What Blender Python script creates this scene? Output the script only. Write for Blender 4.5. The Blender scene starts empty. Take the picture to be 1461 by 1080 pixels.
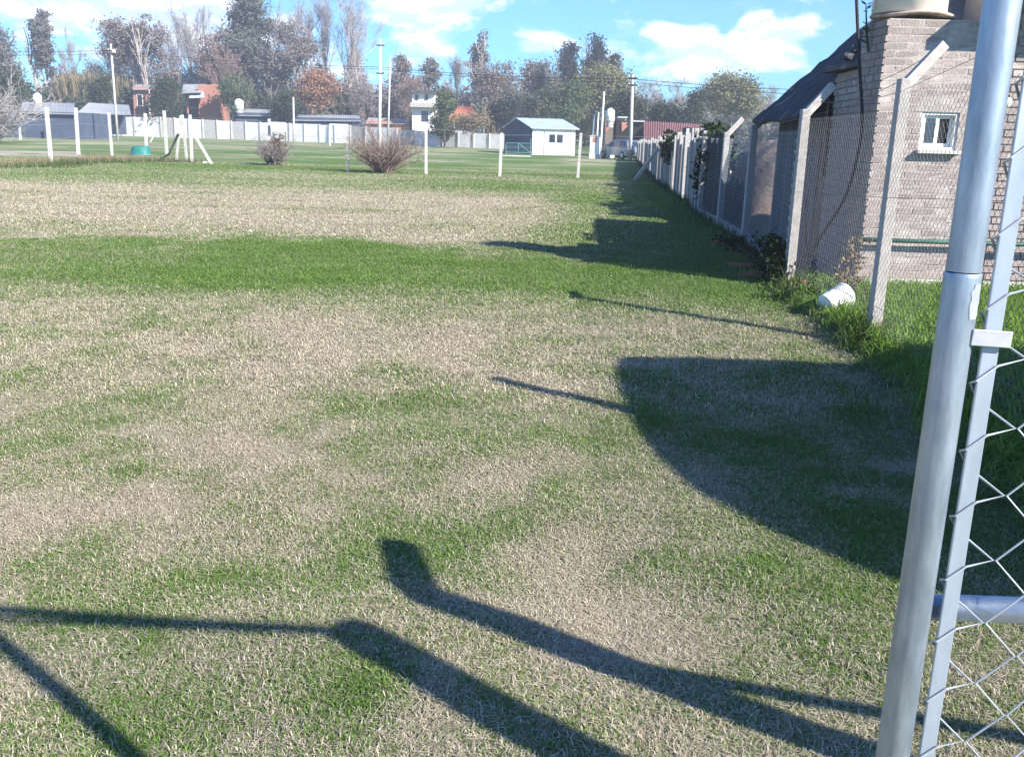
import bpy, math, random
import numpy as np
from mathutils import Vector, Matrix
sc = bpy.context.scene
COL = sc.collection
R = math.radians
random.seed(7); RNG = np.random.default_rng(7)

# ------------------------------------------------------------------ camera
F, CX, CY, IW = 1350.0, 730.5, 540.0, 1461.0
ROLL = math.atan(0.0276); PITCH = math.atan(347 * math.cos(ROLL) / F); CAMH = 1.6
fw = Vector((0, math.cos(PITCH), -math.sin(PITCH))); up0 = Vector((0, math.sin(PITCH), math.cos(PITCH)))
rt0 = Vector((1, 0, 0))
rt = rt0 * math.cos(ROLL) + up0 * math.sin(ROLL); up = up0 * math.cos(ROLL) - rt0 * math.sin(ROLL)
cam = bpy.data.objects.new('camera', bpy.data.cameras.new('camera')); COL.objects.link(cam)
m = Matrix.Identity(4)
for i, v in enumerate((rt, up, -fw)):
    m[0][i], m[1][i], m[2][i] = v
m.translation = (0, 0, CAMH)
cam.matrix_world = m
cam.data.sensor_width = 36; cam.data.lens = 36 * F / IW
cam.data.clip_start = 0.05; cam.data.clip_end = 6000
sc.camera = cam

def ray(px, py): return fw + rt * ((px - CX) / F) - up * ((py - CY) / F)
def G(px, py, z=0.0):
    d = ray(px, py); return Vector((0, 0, CAMH)) + d * ((z - CAMH) / d.z)
def at(px, py, Y):
    d = ray(px, py); return Vector((0, 0, CAMH)) + d * (Y / d.y)

# ------------------------------------------------------------------ light
SUN_EL = R(34.0); SX, SY = 0.755, -0.656          # towards the sun
sun = bpy.data.objects.new('sun', bpy.data.lights.new('sun', 'SUN')); COL.objects.link(sun)
sun.data.energy = 4.6; sun.data.angle = R(0.7); sun.data.color = (1.0, 0.94, 0.85)
sd = Vector((SX * math.cos(SUN_EL), SY * math.cos(SUN_EL), math.sin(SUN_EL)))
sun.rotation_euler = sd.to_track_quat('Z', 'Y').to_euler(); sun.location = (20, -20, 30)
sc.view_settings.view_transform = 'Standard'; sc.view_settings.look = 'None'
sc.view_settings.exposure = 1.42; sc.view_settings.gamma = 1.0
sc.view_settings.use_curve_mapping = False
sc.cycles.max_bounces = 6; sc.cycles.transparent_max_bounces = 8

HAZE = 0.0013
class N:
    """small helper round a node tree"""
    def __init__(s, nt): s.t = nt
    def n(s, typ, **kw):
        o = s.t.nodes.new(typ)
        for k, v in kw.items(): setattr(o, k, v)
        return o
    def l(s, a, b): s.t.links.new(a, b)
    def setin(s, sock, v):
        if isinstance(v, bpy.types.NodeSocket): s.l(v, sock)
        else: sock.default_value = v
    def math(s, op, a, b=0.0, c=None, clamp=False):
        o = s.n('ShaderNodeMath', operation=op, use_clamp=clamp)
        s.setin(o.inputs[0], a); s.setin(o.inputs[1], b)
        if c is not None: s.setin(o.inputs[2], c)
        return o.outputs[0]
    def mix(s, f, a, b, mode='MIX'):
        o = s.n('ShaderNodeMix', data_type='RGBA', blend_type=mode)
        s.setin(o.inputs[0], f)
        for k, v in ((6, a), (7, b)):
            if isinstance(v, (tuple, list)): v = (v[0], v[1], v[2], 1)
            s.setin(o.inputs[k], v)
        return o.outputs[2]
    def noise(s, vec, scale, detail=4, rough=0.55, dist=0.0):
        o = s.n('ShaderNodeTexNoise'); o.inputs['Scale'].default_value = scale
        o.inputs['Detail'].default_value = detail; o.inputs['Roughness'].default_value = rough
        o.inputs['Distortion'].default_value = dist
        if vec is not None: s.l(vec, o.inputs['Vector'])
        return o.outputs[0]
    def ss(s, x, lo, hi, a=0.0, b=1.0):
        o = s.n('ShaderNodeMapRange', interpolation_type='SMOOTHSTEP')
        s.setin(o.inputs[0], x)
        for k, v in enumerate((lo, hi, a, b)): o.inputs[k + 1].default_value = v
        return o.outputs[0]
    def attr(s, name, typ='GEOMETRY'):
        o = s.n('ShaderNodeAttribute', attribute_name=name, attribute_type=typ); return o.outputs['Fac']

# world: Nishita sky with broken cumulus
w = bpy.data.worlds.new('World'); sc.world = w; w.use_nodes = True
nt = N(w.node_tree)
for o in list(w.node_tree.nodes): w.node_tree.nodes.remove(o)
sky = nt.n('ShaderNodeTexSky', sky_type='NISHITA', sun_disc=False)
sky.sun_elevation = SUN_EL; sky.sun_rotation = math.atan2(SX, SY); sky.air_density = 1.0
sky.dust_density = 0.35; sky.ozone_density = 2.2; sky.altitude = 30
tc = nt.n('ShaderNodeTexCoord'); sep = nt.n('ShaderNodeSeparateXYZ'); nt.l(tc.outputs['Generated'], sep.inputs[0])
dx, dy, dz = sep.outputs
az = nt.math('ARCTAN2', dx, dy); el = dz
den = nt.math('ADD', nt.math('MAXIMUM', dz, 0.0), 0.16)
cmb = nt.n('ShaderNodeCombineXYZ')
nt.l(nt.math('MULTIPLY', az, 1.0), cmb.inputs[0]); nt.l(nt.math('MULTIPLY', el, 2.3), cmb.inputs[1])
pv = cmb.outputs[0]
n1 = nt.noise(pv, 13.0, 8, 0.60, 0.3)
n2 = nt.noise(pv, 2.6, 3, 0.5)
dens = nt.math('MULTIPLY_ADD', n2, 0.85, -0.25)
CLOUDS = [  # azimuth/elevation taken from where the cloud banks stand
    (70, 10, 150, 40, .42), (230, 25, 140, 45, .40), (420, 45, 110, 60, .22), (625, 5, 80, 26, .75), (610, 62, 60, 34, .34),
    (600, 100, 60, 26, .28), (770, 62, 42, 20, .50), (845, 70, 50, 20, .34), (840, 0, 50, 10, .38), (950, 44, 20, 15, .55), (1002, 44, 26, 18, .60), (985, 74, 52, 20, .62), (1050, 84, 52, 20, .55), (1076, 34, 30, 22, .66), (1118, 48, 44, 22, .58), (1020, 100, 90, 14, .30),
    (1160, 92, 70, 20, .20), (920, 112, 70, 16, .25), (1045, 0, 60, 10, .3), (1190, 20, 50, 25, .15)]
for px, py, rx, ry, wgt in CLOUDS:
    d = ray(px, py).normalized(); a0 = math.atan2(d.x, d.y)
    u = nt.math('MULTIPLY', nt.math('SUBTRACT', az, a0), F / rx)
    v = nt.math('MULTIPLY', nt.math('SUBTRACT', el, d.z), F / ry)
    q = nt.math('MULTIPLY_ADD', u, u, nt.math('MULTIPLY', v, v))
    dens = nt.math('MULTIPLY_ADD', nt.math('EXPONENT', nt.math('MULTIPLY', q, -1.0)), wgt, dens)
dens = nt.math('MULTIPLY_ADD', nt.math('SUBTRACT', n1, 0.5), 1.7, dens)
cmask = nt.ss(dens, 0.36, 0.68)
# billow shading: bright where dense, blue grey in thin or lower parts
cmb2 = nt.n('ShaderNodeCombineXYZ')
nt.l(nt.math('ADD', az, 0.006), cmb2.inputs[0]); nt.l(nt.math('MULTIPLY', nt.math('ADD', el, 0.009), 2.3), cmb2.inputs[1])
n1b = nt.noise(cmb2.outputs[0], 13.0, 5, 0.60, 0.3)
lit = nt.ss(nt.math('SUBTRACT', n1, n1b), -0.07, 0.07)
ccol = nt.mix(lit, (3.3, 4.1, 5.4), (5.0, 5.25, 5.5))
skyc = nt.mix(1.0, sky.outputs[0], (0.27, 0.55, 0.90), 'MULTIPLY')
fin = nt.mix(nt.math('MULTIPLY', cmask, 0.90), skyc, ccol)
bg = nt.n('ShaderNodeBackground'); nt.l(fin, bg.inputs[0]); bg.inputs[1].default_value = 0.108
wo = nt.n('ShaderNodeOutputWorld'); nt.l(bg.outputs[0], wo.inputs[0])

# ------------------------------------------------------------------ materials
MATS = {}
def mat(name, col, rough=0.8, col2=None, scale=6.0, amount=0.5, metallic=0.0, bump=0.0, bscale=None, rnd=0.0, stain=None, spec=0.3, stretch=None, trans=0.0):
    """noise-mottled principled material; rnd = per object brightness variation; stain = (colour, scale, lo, hi)"""
    if name in MATS: return MATS[name]
    m = bpy.data.materials.new(name); m.use_nodes = True; t = N(m.node_tree)
    b = m.node_tree.nodes['Principled BSDF']
    tc = t.n('ShaderNodeTexCoord'); vec = tc.outputs['Object']
    if rnd:
        oi_ = t.n('ShaderNodeObjectInfo'); va = t.n('ShaderNodeVectorMath', operation='ADD'); t.l(vec, va.inputs[0]); t.l(oi_.outputs['Location'], va.inputs[1]); vec = va.outputs[0]
    if stretch:
        mp = t.n('ShaderNodeMapping'); mp.inputs['Scale'].default_value = stretch; t.l(vec, mp.inputs[0]); vec = mp.outputs[0]
    c2 = col2 or tuple(c * 0.6 for c in col)
    nz = t.noise(vec, scale, 6, 0.6)
    c = t.mix(t.ss(nz, 0.5 - amount * 0.35, 0.5 + amount * 0.35), c2, col)
    if stain:
        c = t.mix(t.ss(t.noise(vec, stain[1], 5, 0.65), stain[2], stain[3]), c, stain[0])
    if rnd:
        oi = t.n('ShaderNodeObjectInfo')
        f = t.math('MULTIPLY_ADD', oi.outputs['Random'], 2 * rnd, 1 - rnd)
        cc = t.n('ShaderNodeCombineXYZ')
        for k in range(3): t.l(f, cc.inputs[k])
        c = t.mix(1.0, c, cc.outputs[0], 'MULTIPLY')
    t.l(c, b.inputs['Base Color'])
    if metallic > .3: t.l(t.math('MULTIPLY_ADD', t.noise(vec, scale * .6, 5, .65), .45, rough - .22, True), b.inputs['Roughness'])
    else: b.inputs['Roughness'].default_value = rough
    b.inputs['Metallic'].default_value = metallic
    b.inputs['Specular IOR Level'].default_value = spec
    if bump:
        bp = t.n('ShaderNodeBump'); bp.inputs['Strength'].default_value = bump; bp.inputs['Distance'].default_value = 0.02
        t.l(t.noise(vec, bscale or scale * 4, 5, 0.6), bp.inputs['Height']); t.l(bp.outputs[0], b.inputs['Normal'])
    MATS[name] = m
    return m

def leafmat(name, col, col2, scale=0.5, var=0.35):
    """thin leaves: diffuse + some translucency, clump to clump colour variation"""
    if name in MATS: return MATS[name]
    col2 = tuple(a * .62 + b * .38 for a, b in zip(col2, col))
    m = bpy.data.materials.new(name); m.use_nodes = True; t = N(m.node_tree)
    out = m.node_tree.nodes['Material Output']; m.node_tree.nodes.remove(m.node_tree.nodes['Principled BSDF'])
    tc = t.n('ShaderNodeTexCoord')
    nz = t.noise(tc.outputs['Object'], scale, 3, 0.6)
    nf = t.noise(tc.outputs['Object'], scale * 9, 2, 0.6)
    c = t.mix(t.ss(t.math('MULTIPLY_ADD', nf, 0.5, t.math('MULTIPLY', nz, 0.5)), 0.5 - var * .5, 0.5 + var * .5), col2, col)
    d = t.n('ShaderNodeBsdfDiffuse'); tr = t.n('ShaderNodeBsdfTranslucent'); mx = t.n('ShaderNodeMixShader')
    t.l(c, d.inputs[0]); t.l(c, tr.inputs[0]); mx.inputs[0].default_value = 0.25
    t.l(d.outputs[0], mx.inputs[1]); t.l(tr.outputs[0], mx.inputs[2]); t.l(mx.outputs[0], out.inputs[0])
    MATS[name] = m
    return m

M = dict(
    concrete=mat('concrete', (.45, .42, .39), .9, (.32, .295, .275), 14, .8, bump=.25, stain=((.27, .25, .23), 5, .60, .78)),
    pale_concrete=mat('pale_concrete', (.54, .52, .48), .9, (.40, .385, .355), 3, .8, rnd=.12, stain=((.30, .29, .26), 1.6, .60, .78)),
    galv=mat('galvanised_steel', (.40, .46, .54), .40, (.25, .30, .36), 60, .7, metallic=.68, bump=.05, bscale=160, stretch=(1, 1, .25), stain=((.47, .51, .56), 8, .54, .66)),
    galv_flat=mat('galvanised_profile', (.40, .45, .51), .45, (.30, .35, .41), 40, .9, metallic=.5, bump=.03, bscale=120, stretch=(1, 1, .3)),
    wire=mat('zinc_wire', (.46, .48, .50), .5, (.34, .36, .38), 30, .6, metallic=.35),
    dark_wire=mat('old_wire', (.20, .20, .21), .6, (.10, .10, .11), 20, .6, metallic=.4),
    brick=mat('brick_old', (.355, .295, .27), .92, (.28, .225, .205), 5, .9, bump=.6, bscale=60, rnd=.13, stain=((.45, .405, .37), 3.2, .46, .66)),
    brick_side=mat('brick_joined', (.355, .295, .27), .92, (.27, .22, .20), 4, .9, bump=.5, bscale=60, stain=((.45, .405, .37), 3, .54, .68)),
    mortar=mat('mortar', (.41, .365, .335), .95, (.33, .29, .265), 8, .9, bump=.5, bscale=50),
    red_brick=mat('red_brick', (.42, .19, .14), .9, (.33, .15, .11), 2.5, .8),
    plaster=mat('plaster_white', (.80, .79, .77), .9, (.60, .59, .56), 1.2, .7),
    white=mat('white_paint', (.82, .82, .80), .45, (.72, .72, .70), 5, .5),
    white_plastic=mat('white_plastic', (.80, .80, .77), .4, (.72, .72, .68), 6, .5, stain=((.5, .48, .42), 12, .66, .8)),
    cream=mat('cream_plastic', (.78, .72, .62), .45, (.70, .63, .53), 3, .5, stain=((.50, .40, .30), 4, .66, .82)),
    rust=mat('rusty_plate', (.52, .46, .40), .8, (.36, .20, .12), 8, .9, bump=.3),
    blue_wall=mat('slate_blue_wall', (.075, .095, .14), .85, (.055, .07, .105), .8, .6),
    grey_metal=mat('grey_roof_sheet', (.50, .52, .54), .45, (.36, .37, .38), .7, .8, metallic=.35, stain=((.26, .22, .18), 1.2, .58, .75)),
    blue_metal=mat('bluish_roof_sheet', (.55, .63, .72), .5, (.45, .53, .62), 1, .5, metallic=.2),
    maroon=mat('maroon_roof', (.20, .09, .085), .75, (.14, .065, .06), 1.2, .7, bump=.2),
    orange_roof=mat('orange_tile', (.50, .20, .12), .85, (.36, .15, .10), 2, .7),
    dark_roof=mat('old_roof_sheet', (.085, .085, .095), .8, (.045, .045, .05), 2.5, .8, bump=.3, stain=((.24, .20, .17), 2, .58, .72)),
    dark_board=mat('dark_boards', (.10, .11, .13), .85, (.055, .06, .072), 5, .9, bump=.3, rnd=.25, stretch=(3, 3, .5)),
    pale_board=mat('weathered_boards', (.30, .28, .26), .9, (.27, .25, .22), 6, .9, bump=.3, rnd=.22, stretch=(3, 3, .5)),
    tarp=mat('black_cloth', (.03, .03, .035), .8, (.015, .015, .02), 6, .6, bump=.4, bscale=14),
    dark=mat('dark_opening', (.02, .02, .022), .9, (.015, .015, .016), 3, .5),
    glass=mat('window_glass', (.03, .04, .06), .08, (.02, .025, .04), 2, .5, spec=.8),
    bark=mat('bark_grey', (.20, .17, .145), .95, (.12, .10, .085), 5, .9),
    pale_bark=mat('bark_pale', (.42, .37, .33), .9, (.26, .22, .19), 3, .9),
    twig=mat('twigs_greybrown', (.27, .23, .22), .95, (.20, .17, .16), .8, .9),
    twig_pale=mat('twigs_pale', (.36, .33, .32), .95, (.27, .245, .235), .8, .9),
    twig_red=mat('twigs_reddish', (.27, .195, .165), .95, (.19, .135, .115), .8, .9),
    green_hose=mat('green_pipe', (.05, .14, .10), .5, (.035, .10, .075), 8, .6),
    teal=mat('teal_plastic', (.03, .20, .17), .45, (.02, .13, .11), 6, .7),
    teal_metal=mat('teal_metal', (.09, .24, .24), .55, (.06, .17, .17), 3, .6),
    black_rubber=mat('black_rubber', (.02, .02, .022), .6, (.012, .012, .013), 20, .5),
    car_paint=mat('silver_paint', (.24, .26, .29), .3, (.20, .22, .25), 1, .4, metallic=.6, spec=.6),
    terracotta=mat('terracotta', (.40, .17, .10), .9, (.30, .12, .075), 14, .8, bump=.4),
    stone=mat('pale_stone', (.55, .53, .49), .9, (.38, .36, .33), 9, .8, bump=.4),
    soil=mat('soil_rubble', (.34, .27, .22), .95, (.20, .155, .125), 4, .9, bump=.6),
    old_wood=mat('old_wood', (.20, .17, .14), .9, (.12, .10, .08), 9, .9, bump=.4, stretch=(4, 4, .5)),
)
L = dict(
    dark=leafmat('leaf_dark', (.070, .092, .052), (.036, .050, .034)),
    euc=leafmat('leaf_eucalyptus', (.165, .175, .145), (.085, .094, .080)),
    euc2=leafmat('leaf_grey_green', (.215, .205, .180), (.120, .114, .102)),
    brown=leafmat('leaf_brown', (.265, .220, .195), (.150, .122, .110)),
    purple=leafmat('leaf_reddish_brown', (.250, .175, .155), (.140, .098, .090)),
    russet=leafmat('leaf_russet', (.400, .235, .155), (.240, .140, .098)),
    conifer=leafmat('leaf_conifer', (.062, .072, .062), (.030, .038, .036)),
    willow=leafmat('leaf_willow', (.250, .240, .130), (.140, .140, .080)),
    green=leafmat('leaf_green', (.125, .160, .078), (.064, .086, .046)),
    weed=leafmat('leaf_weed', (.085, .120, .040), (.040, .058, .022), 4),
    ivy=leafmat('leaf_ivy', (.040, .062, .028), (.018, .028, .015), 3),
    cane=leafmat('leaf_cane', (.300, .250, .140), (.150, .125, .070), .8),
    dryshrub=leafmat('leaf_dry_shrub', (.300, .230, .150), (.170, .125, .085), 2),
    cactus=leafmat('leaf_cactus', (.045, .150, .085), (.025, .085, .055), 6),
)

# ------------------------------------------------------------------ mesh helpers
def link(o): COL.objects.link(o); return o
class MB:
    def __init__(s): s.v = []; s.f = []
    def quad(s, a, b, c, d):
        n = len(s.v); s.v += [tuple(a), tuple(b), tuple(c), tuple(d)]; s.f.append((n, n + 1, n + 2, n + 3)); return s
    def poly(s, pts):
        n = len(s.v); s.v += [tuple(p) for p in pts]; s.f.append(tuple(range(n, n + len(pts)))); return s
    def box(s, lo, hi, M4=None, taper=None):
        n = len(s.v)
        x0, y0, z0 = lo; x1, y1, z1 = hi
        ps = [(x0, y0, z0), (x1, y0, z0), (x1, y1, z0), (x0, y1, z0), (x0, y0, z1), (x1, y0, z1), (x1, y1, z1), (x0, y1, z1)]
        if taper:
            cx, cy = (x0 + x1) / 2, (y0 + y1) / 2
            ps = ps[:4] + [(cx + (p[0] - cx) * taper, cy + (p[1] - cy) * taper, p[2]) for p in ps[4:]]
        if M4 is not None: ps = [tuple(M4 @ Vector(p)) for p in ps]
        s.v += ps
        for f in ((3, 2, 1, 0), (4, 5, 6, 7), (0, 1, 5, 4), (1, 2, 6, 5), (2, 3, 7, 6), (3, 0, 4, 7)): s.f.append(tuple(n + i for i in f))
        return s
    def bar(s, a, b, wx, wy, side=None):
        """rectangular bar from a to b"""
        a, b = Vector(a), Vector(b); d = (b - a).normalized()
        u = Vector(side) if side else (Vector((1, 0, 0)) if abs(d.x) < .9 else Vector((0, 1, 0)))
        u = (u - d * u.dot(d)).normalized(); v = d.cross(u)
        n = len(s.v)
        for p in (a, b):
            for i, j in ((-1, -1), (1, -1), (1, 1), (-1, 1)): s.v.append(tuple(p + u * (i * wx / 2) + v * (j * wy / 2)))
        for f in ((3, 2, 1, 0), (4, 5, 6, 7), (0, 1, 5, 4), (1, 2, 6, 5), (2, 3, 7, 6), (3, 0, 4, 7)): s.f.append(tuple(n + i for i in f))
        return s
    def tube(s, path, rad, k=6, cap=True):
        path = [Vector(p) for p in path]; n0 = len(s.v)
        if not hasattr(rad, '__len__'): rad = [rad] * len(path)
        u = None
        for i, p in enumerate(path):
            d = (path[min(i + 1, len(path) - 1)] - path[max(i - 1, 0)])
            d = d.normalized() if d.length > 1e-9 else Vector((0, 0, 1))
            if u is None: u = Vector((1, 0, 0)) if abs(d.x) < .8 else Vector((0, 1, 0))
            u = (u - d * u.dot(d)); u = u.normalized() if u.length > 1e-6 else d.orthogonal().normalized()
            v = d.cross(u)
            for j in range(k):
                a = 2 * math.pi * j / k
                s.v.append(tuple(p + (u * math.cos(a) + v * math.sin(a)) * rad[i]))
        for i in range(len(path) - 1):
            for j in range(k):
                a = n0 + i * k + j; b = n0 + i * k + (j + 1) % k
                s.f.append((a, b, b + k, a + k))
        if cap:
            s.f.append(tuple(n0 + j for j in reversed(range(k)))); s.f.append(tuple(n0 + (len(path) - 1) * k + j for j in range(k)))
        return s
    def lathe(s, prof, c=(0, 0, 0), k=20, M4=None):
        n0 = len(s.v)
        for r, z in prof:
            for j in range(k):
                a = 2 * math.pi * j / k; p = Vector((c[0] + r * math.cos(a), c[1] + r * math.sin(a), c[2] + z))
                s.v.append(tuple(M4 @ p if M4 is not None else p))
        for i in range(len(prof) - 1):
            for j in range(k):
                a = n0 + i * k + j; b = n0 + i * k + (j + 1) % k
                s.f.append((a, b, b + k, a + k))
        if prof[0][0] > 1e-6: s.f.append(tuple(n0 + j for j in reversed(range(k))))
        if prof[-1][0] > 1e-6: s.f.append(tuple(n0 + (len(prof) - 1) * k + j for j in range(k)))
        return s
    def prism(s, pts, ax, h):
        """polygon pts (3d) extruded along vector ax*h"""
        n = len(s.v); k = len(pts); e = Vector(ax) * h
        s.v += [tuple(p) for p in pts] + [tuple(Vector(p) + e) for p in pts]
        s.f.append(tuple(range(n, n + k))[::-1]); s.f.append(tuple(range(n + k, n + 2 * k)))
        for i in range(k):
            j = (i + 1) % k; s.f.append((n + i, n + j, n + k + j, n + k + i))
        return s
    def arr(s, V, Fq):
        n = len(s.v); s.v += [tuple(p) for p in V]; s.f += [tuple(int(i) + n for i in f) for f in Fq]; return s
    def build(s, name, material, parent=None, smooth=False, loc=None, bevel=0):
        me = bpy.data.meshes.new(name); me.from_pydata(s.v, [], s.f); me.materials.append(material)
        if smooth: me.polygons.foreach_set('use_smooth', [True] * len(me.polygons))
        me.update()
        return obj(name, me, parent, loc, bevel)
def obj(name, me, parent=None, loc=None, bevel=0):
    o = bpy.data.objects.new(name, me); link(o)
    if parent is not None:
        o.parent = parent
        if loc is None: o.matrix_parent_inverse = parent.matrix_basis.inverted()
    if loc is not None: o.location = loc
    if bevel:
        b = o.modifiers.new('bevel', 'BEVEL'); b.width = bevel; b.segments = 2; b.limit_method = 'ANGLE'
    return o
def tag(o, label, cat, group=None):
    o['label'] = label; o['category'] = cat
    if group: o['group'] = group
    return o
def thing(name, label, cat, loc=(0, 0, 0), group=None):
    o = bpy.data.objects.new(name, None); link(o); o.location = loc; o.empty_display_size = .2
    return tag(o, label, cat, group)
def quads_mesh(C, A, B):
    """quads with centres C and half-axes A, B -> verts, faces (numpy)"""
    n = len(C); V = np.empty((n, 4, 3)); V[:, 0] = C - A - B; V[:, 1] = C + A - B; V[:, 2] = C + A + B; V[:, 3] = C - A + B
    return V.reshape(-1, 3), np.arange(n * 4).reshape(n, 4)
def np_mesh(name, V, Fq, material, parent=None):
    me = bpy.data.meshes.new(name); V = np.ascontiguousarray(V, dtype=np.float32); Fq = np.asarray(Fq)
    k = Fq.shape[1]
    me.vertices.add(len(V)); me.vertices.foreach_set('co', V.ravel())
    me.loops.add(Fq.size); me.loops.foreach_set('vertex_index', Fq.ravel().astype(np.int32))
    me.polygons.add(len(Fq)); me.polygons.foreach_set('loop_start', np.arange(0, Fq.size, k, dtype=np.int32))
    me.materials.append(material); me.update(calc_edges=True)
    return obj(name, me, parent)
def unit(n, rng):
    v = rng.normal(size=(n, 3)); return v / np.linalg.norm(v, axis=1)[:, None]

# ------------------------------------------------------------------ ground
def vnoise(x, y, cell, seed):
    r = np.random.default_rng(seed); T = r.random((256, 256))
    u, v = x / cell, y / cell; i, j = np.floor(u).astype(int), np.floor(v).astype(int); a, b = u - i, v - j
    a = a * a * (3 - 2 * a); b = b * b * (3 - 2 * b)
    g = lambda p, q: T[p % 256, q % 256]
    return (g(i, j) * (1 - a) + g(i + 1, j) * a) * (1 - b) + (g(i, j + 1) * (1 - a) + g(i + 1, j + 1) * a) * b
def fbm(x, y, cell, seed, o=4):
    s = 0; t = 0
    for k in range(o): s = s + vnoise(x, y, cell / 2 ** k, seed + k) * .55 ** k; t += .55 ** k
    return s / t
def sstep(x, a, b):
    t = np.clip((x - a) / (b - a), 0, 1); return t * t * (3 - 2 * t)
def bank_edge(y): return np.interp(y, [0, 5, 6, 7, 9.5, 10.6, 15.7, 18.5, 25, 37, 74], [2.3, 2.45, 2.72, 2.82, 2.84, 2.98, 3.6, 3.8, 4.4, 5.3, 9])
GREEN_SPOTS = [  # (pixel x, pixel y, radius m, amount): lush patches seen in the lawn
    (255, 825, .33, -.55), (470, 985, .22, -.6), (230, 1050, .22, -.6), (60, 880, .35, -.45), (690, 1000, .16, -.55), (560, 960, .14, -.4), (150, 780, .22, -.35),
    (780, 487, .45, -.4), (815, 715, .25, -.4), (1215, 820, .25, -.5), (910, 820, .18, -.3), (690, 640, .3, -.25), (560, 785, .25, -.4), (420, 600, .5, -.22),
    (1000, 470, .5, .12), (330, 1000, .25, -.3), (820, 1040, .15, -.5), (80, 620, .5, -.2), (200, 900, .3, -.35), (620, 870, .2, -.4), (960, 770, .2, -.25), (250, 560, .5, -.1),
    (400, 530, .75, .35), (180, 740, .32, .4), (335, 735, .3, .4), (330, 640, .45, .2), (810, 800, .3, .25), (100, 940, .18, .4), (330, 930, .25, .25),
    (400, 470, .9, .25), (100, 480, .9, .2), (1100, 640, .7, -.3), (1050, 560, .9, -.22), (1200, 700, .5, -.3), (700, 560, .6, .15), (780, 660, .3, .2), (860, 930, .2, .3), (600, 900, .15, .3), (60, 745, .3, .3), (1150, 930, .25, .3),
    (880, 465, .6, .2), (640, 480, .5, .2)]
def dryness(x, y):
    n = fbm(x, y, 1.5, 11); nb = fbm(x, y, 4.5, 31, 3); nf = fbm(x, y, .42, 51, 3)
    ng = fbm(x, y, .2, 61, 2); near = .72 + (nb - .5) * .35 + (n - .5) * .55 + (nf - .5) * .75 + (ng - .5) * .7 - .12 * sstep(x, .2, 1.2)
    for px, py, r, a in GREEN_SPOTS:
        g = G(px, py); near = near + a * .62 * np.exp(-(((x - g.x) / r) ** 2 + ((y - g.y) / (r * 1.25)) ** 2))
    yy = y + (n - .5) * 2.6 + (nb - .5) * 2.0 + (nf - .5) * 1.6; st = fbm(x * .22, y, .9, 121, 3)
    fade = np.clip((x + 7.5) / 4.5, 0, 1)                      # the lush band fades to olive on the left
    band = sstep(yy, 7.9, 10.1) * (1 - sstep(yy, 12.8, 15.2))
    d = near * (1 - band) + band * (.05 + .34 * (1 - fade) + (nf - .5) * .3 + (st - .5) * .3)
    mid = sstep(yy, 12.8, 15.2) * (1 - sstep(yy, 23.0, 29.5)) * (1 - sstep(x + (n - .5) * 2.2 - (y - 18) * .10, -.4, 1.2))
    d = d * (1 - mid) + mid * (.84 + (n - .5) * .8 + (nf - .5) * .4 + (st - .5) * .9)
    far = np.maximum(sstep(yy, 23.0, 29.5), sstep(yy, 12.8, 15.2) * (1 - mid))
    d = d * (1 - far * (1 - mid)) + far * (1 - mid) * (.30 + (nb - .5) * .75 + (st - .5) * .5 + .12 * sstep(y, 45, 90))
    side = sstep(x - bank_edge(y) + (n - .5) * 1.0, -1.6 , -.5) * sstep(y, 8.6, 11)
    d = d * (1 - side) + side * .06
    lot = sstep(x - bank_edge(y), -.15, .05)
    d = d * (1 - lot) + lot * (.12 + (n - .5) * .3)
    return np.clip(d, 0, 1)
def gz(x, y):
    lot = sstep(x - bank_edge(y), -.16, .06) * sstep(-y, -12.5, -9.5)
    return .13 * lot + (fbm(x, y, 1.2, 91, 3) - .5) * .05 * np.clip((60 - y) / 40, 0, 1) + (fbm(x, y, .22, 95, 2) - .5) * .012 * np.clip((14 - y) / 6, 0, 1)

def axis(segs):
    out = [segs[0][0]]
    for a, b, st in segs: out += list(np.linspace(a, b, max(1, int(round((b - a) / st))) + 1)[1:])
    return np.array(out)
gx = axis([(-2500, -300, 400), (-300, -60, 20), (-60, -14, 1.2), (-14, -7, .25), (-7, 6, .09), (6, 14, .4), (14, 60, 3), (60, 300, 20), (300, 2500, 400)])
gy = axis([(-400, -40, 60), (-40, 0, 2), (0, 1.6, .2), (1.6, 14, .09), (14, 32, .22), (32, 60, .8), (60, 140, 4), (140, 400, 20), (400, 3500, 400)])
X, Y = np.meshgrid(gx, gy); X = X.ravel(); Y = Y.ravel()
Z = gz(X, Y); DRY = dryness(X, Y)
nx, ny = len(gx), len(gy)
ii = (np.arange(ny - 1)[:, None] * nx + np.arange(nx - 1)[None, :]).ravel()
FQ = np.stack([ii, ii + 1, ii + nx + 1, ii + nx], 1)

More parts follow.
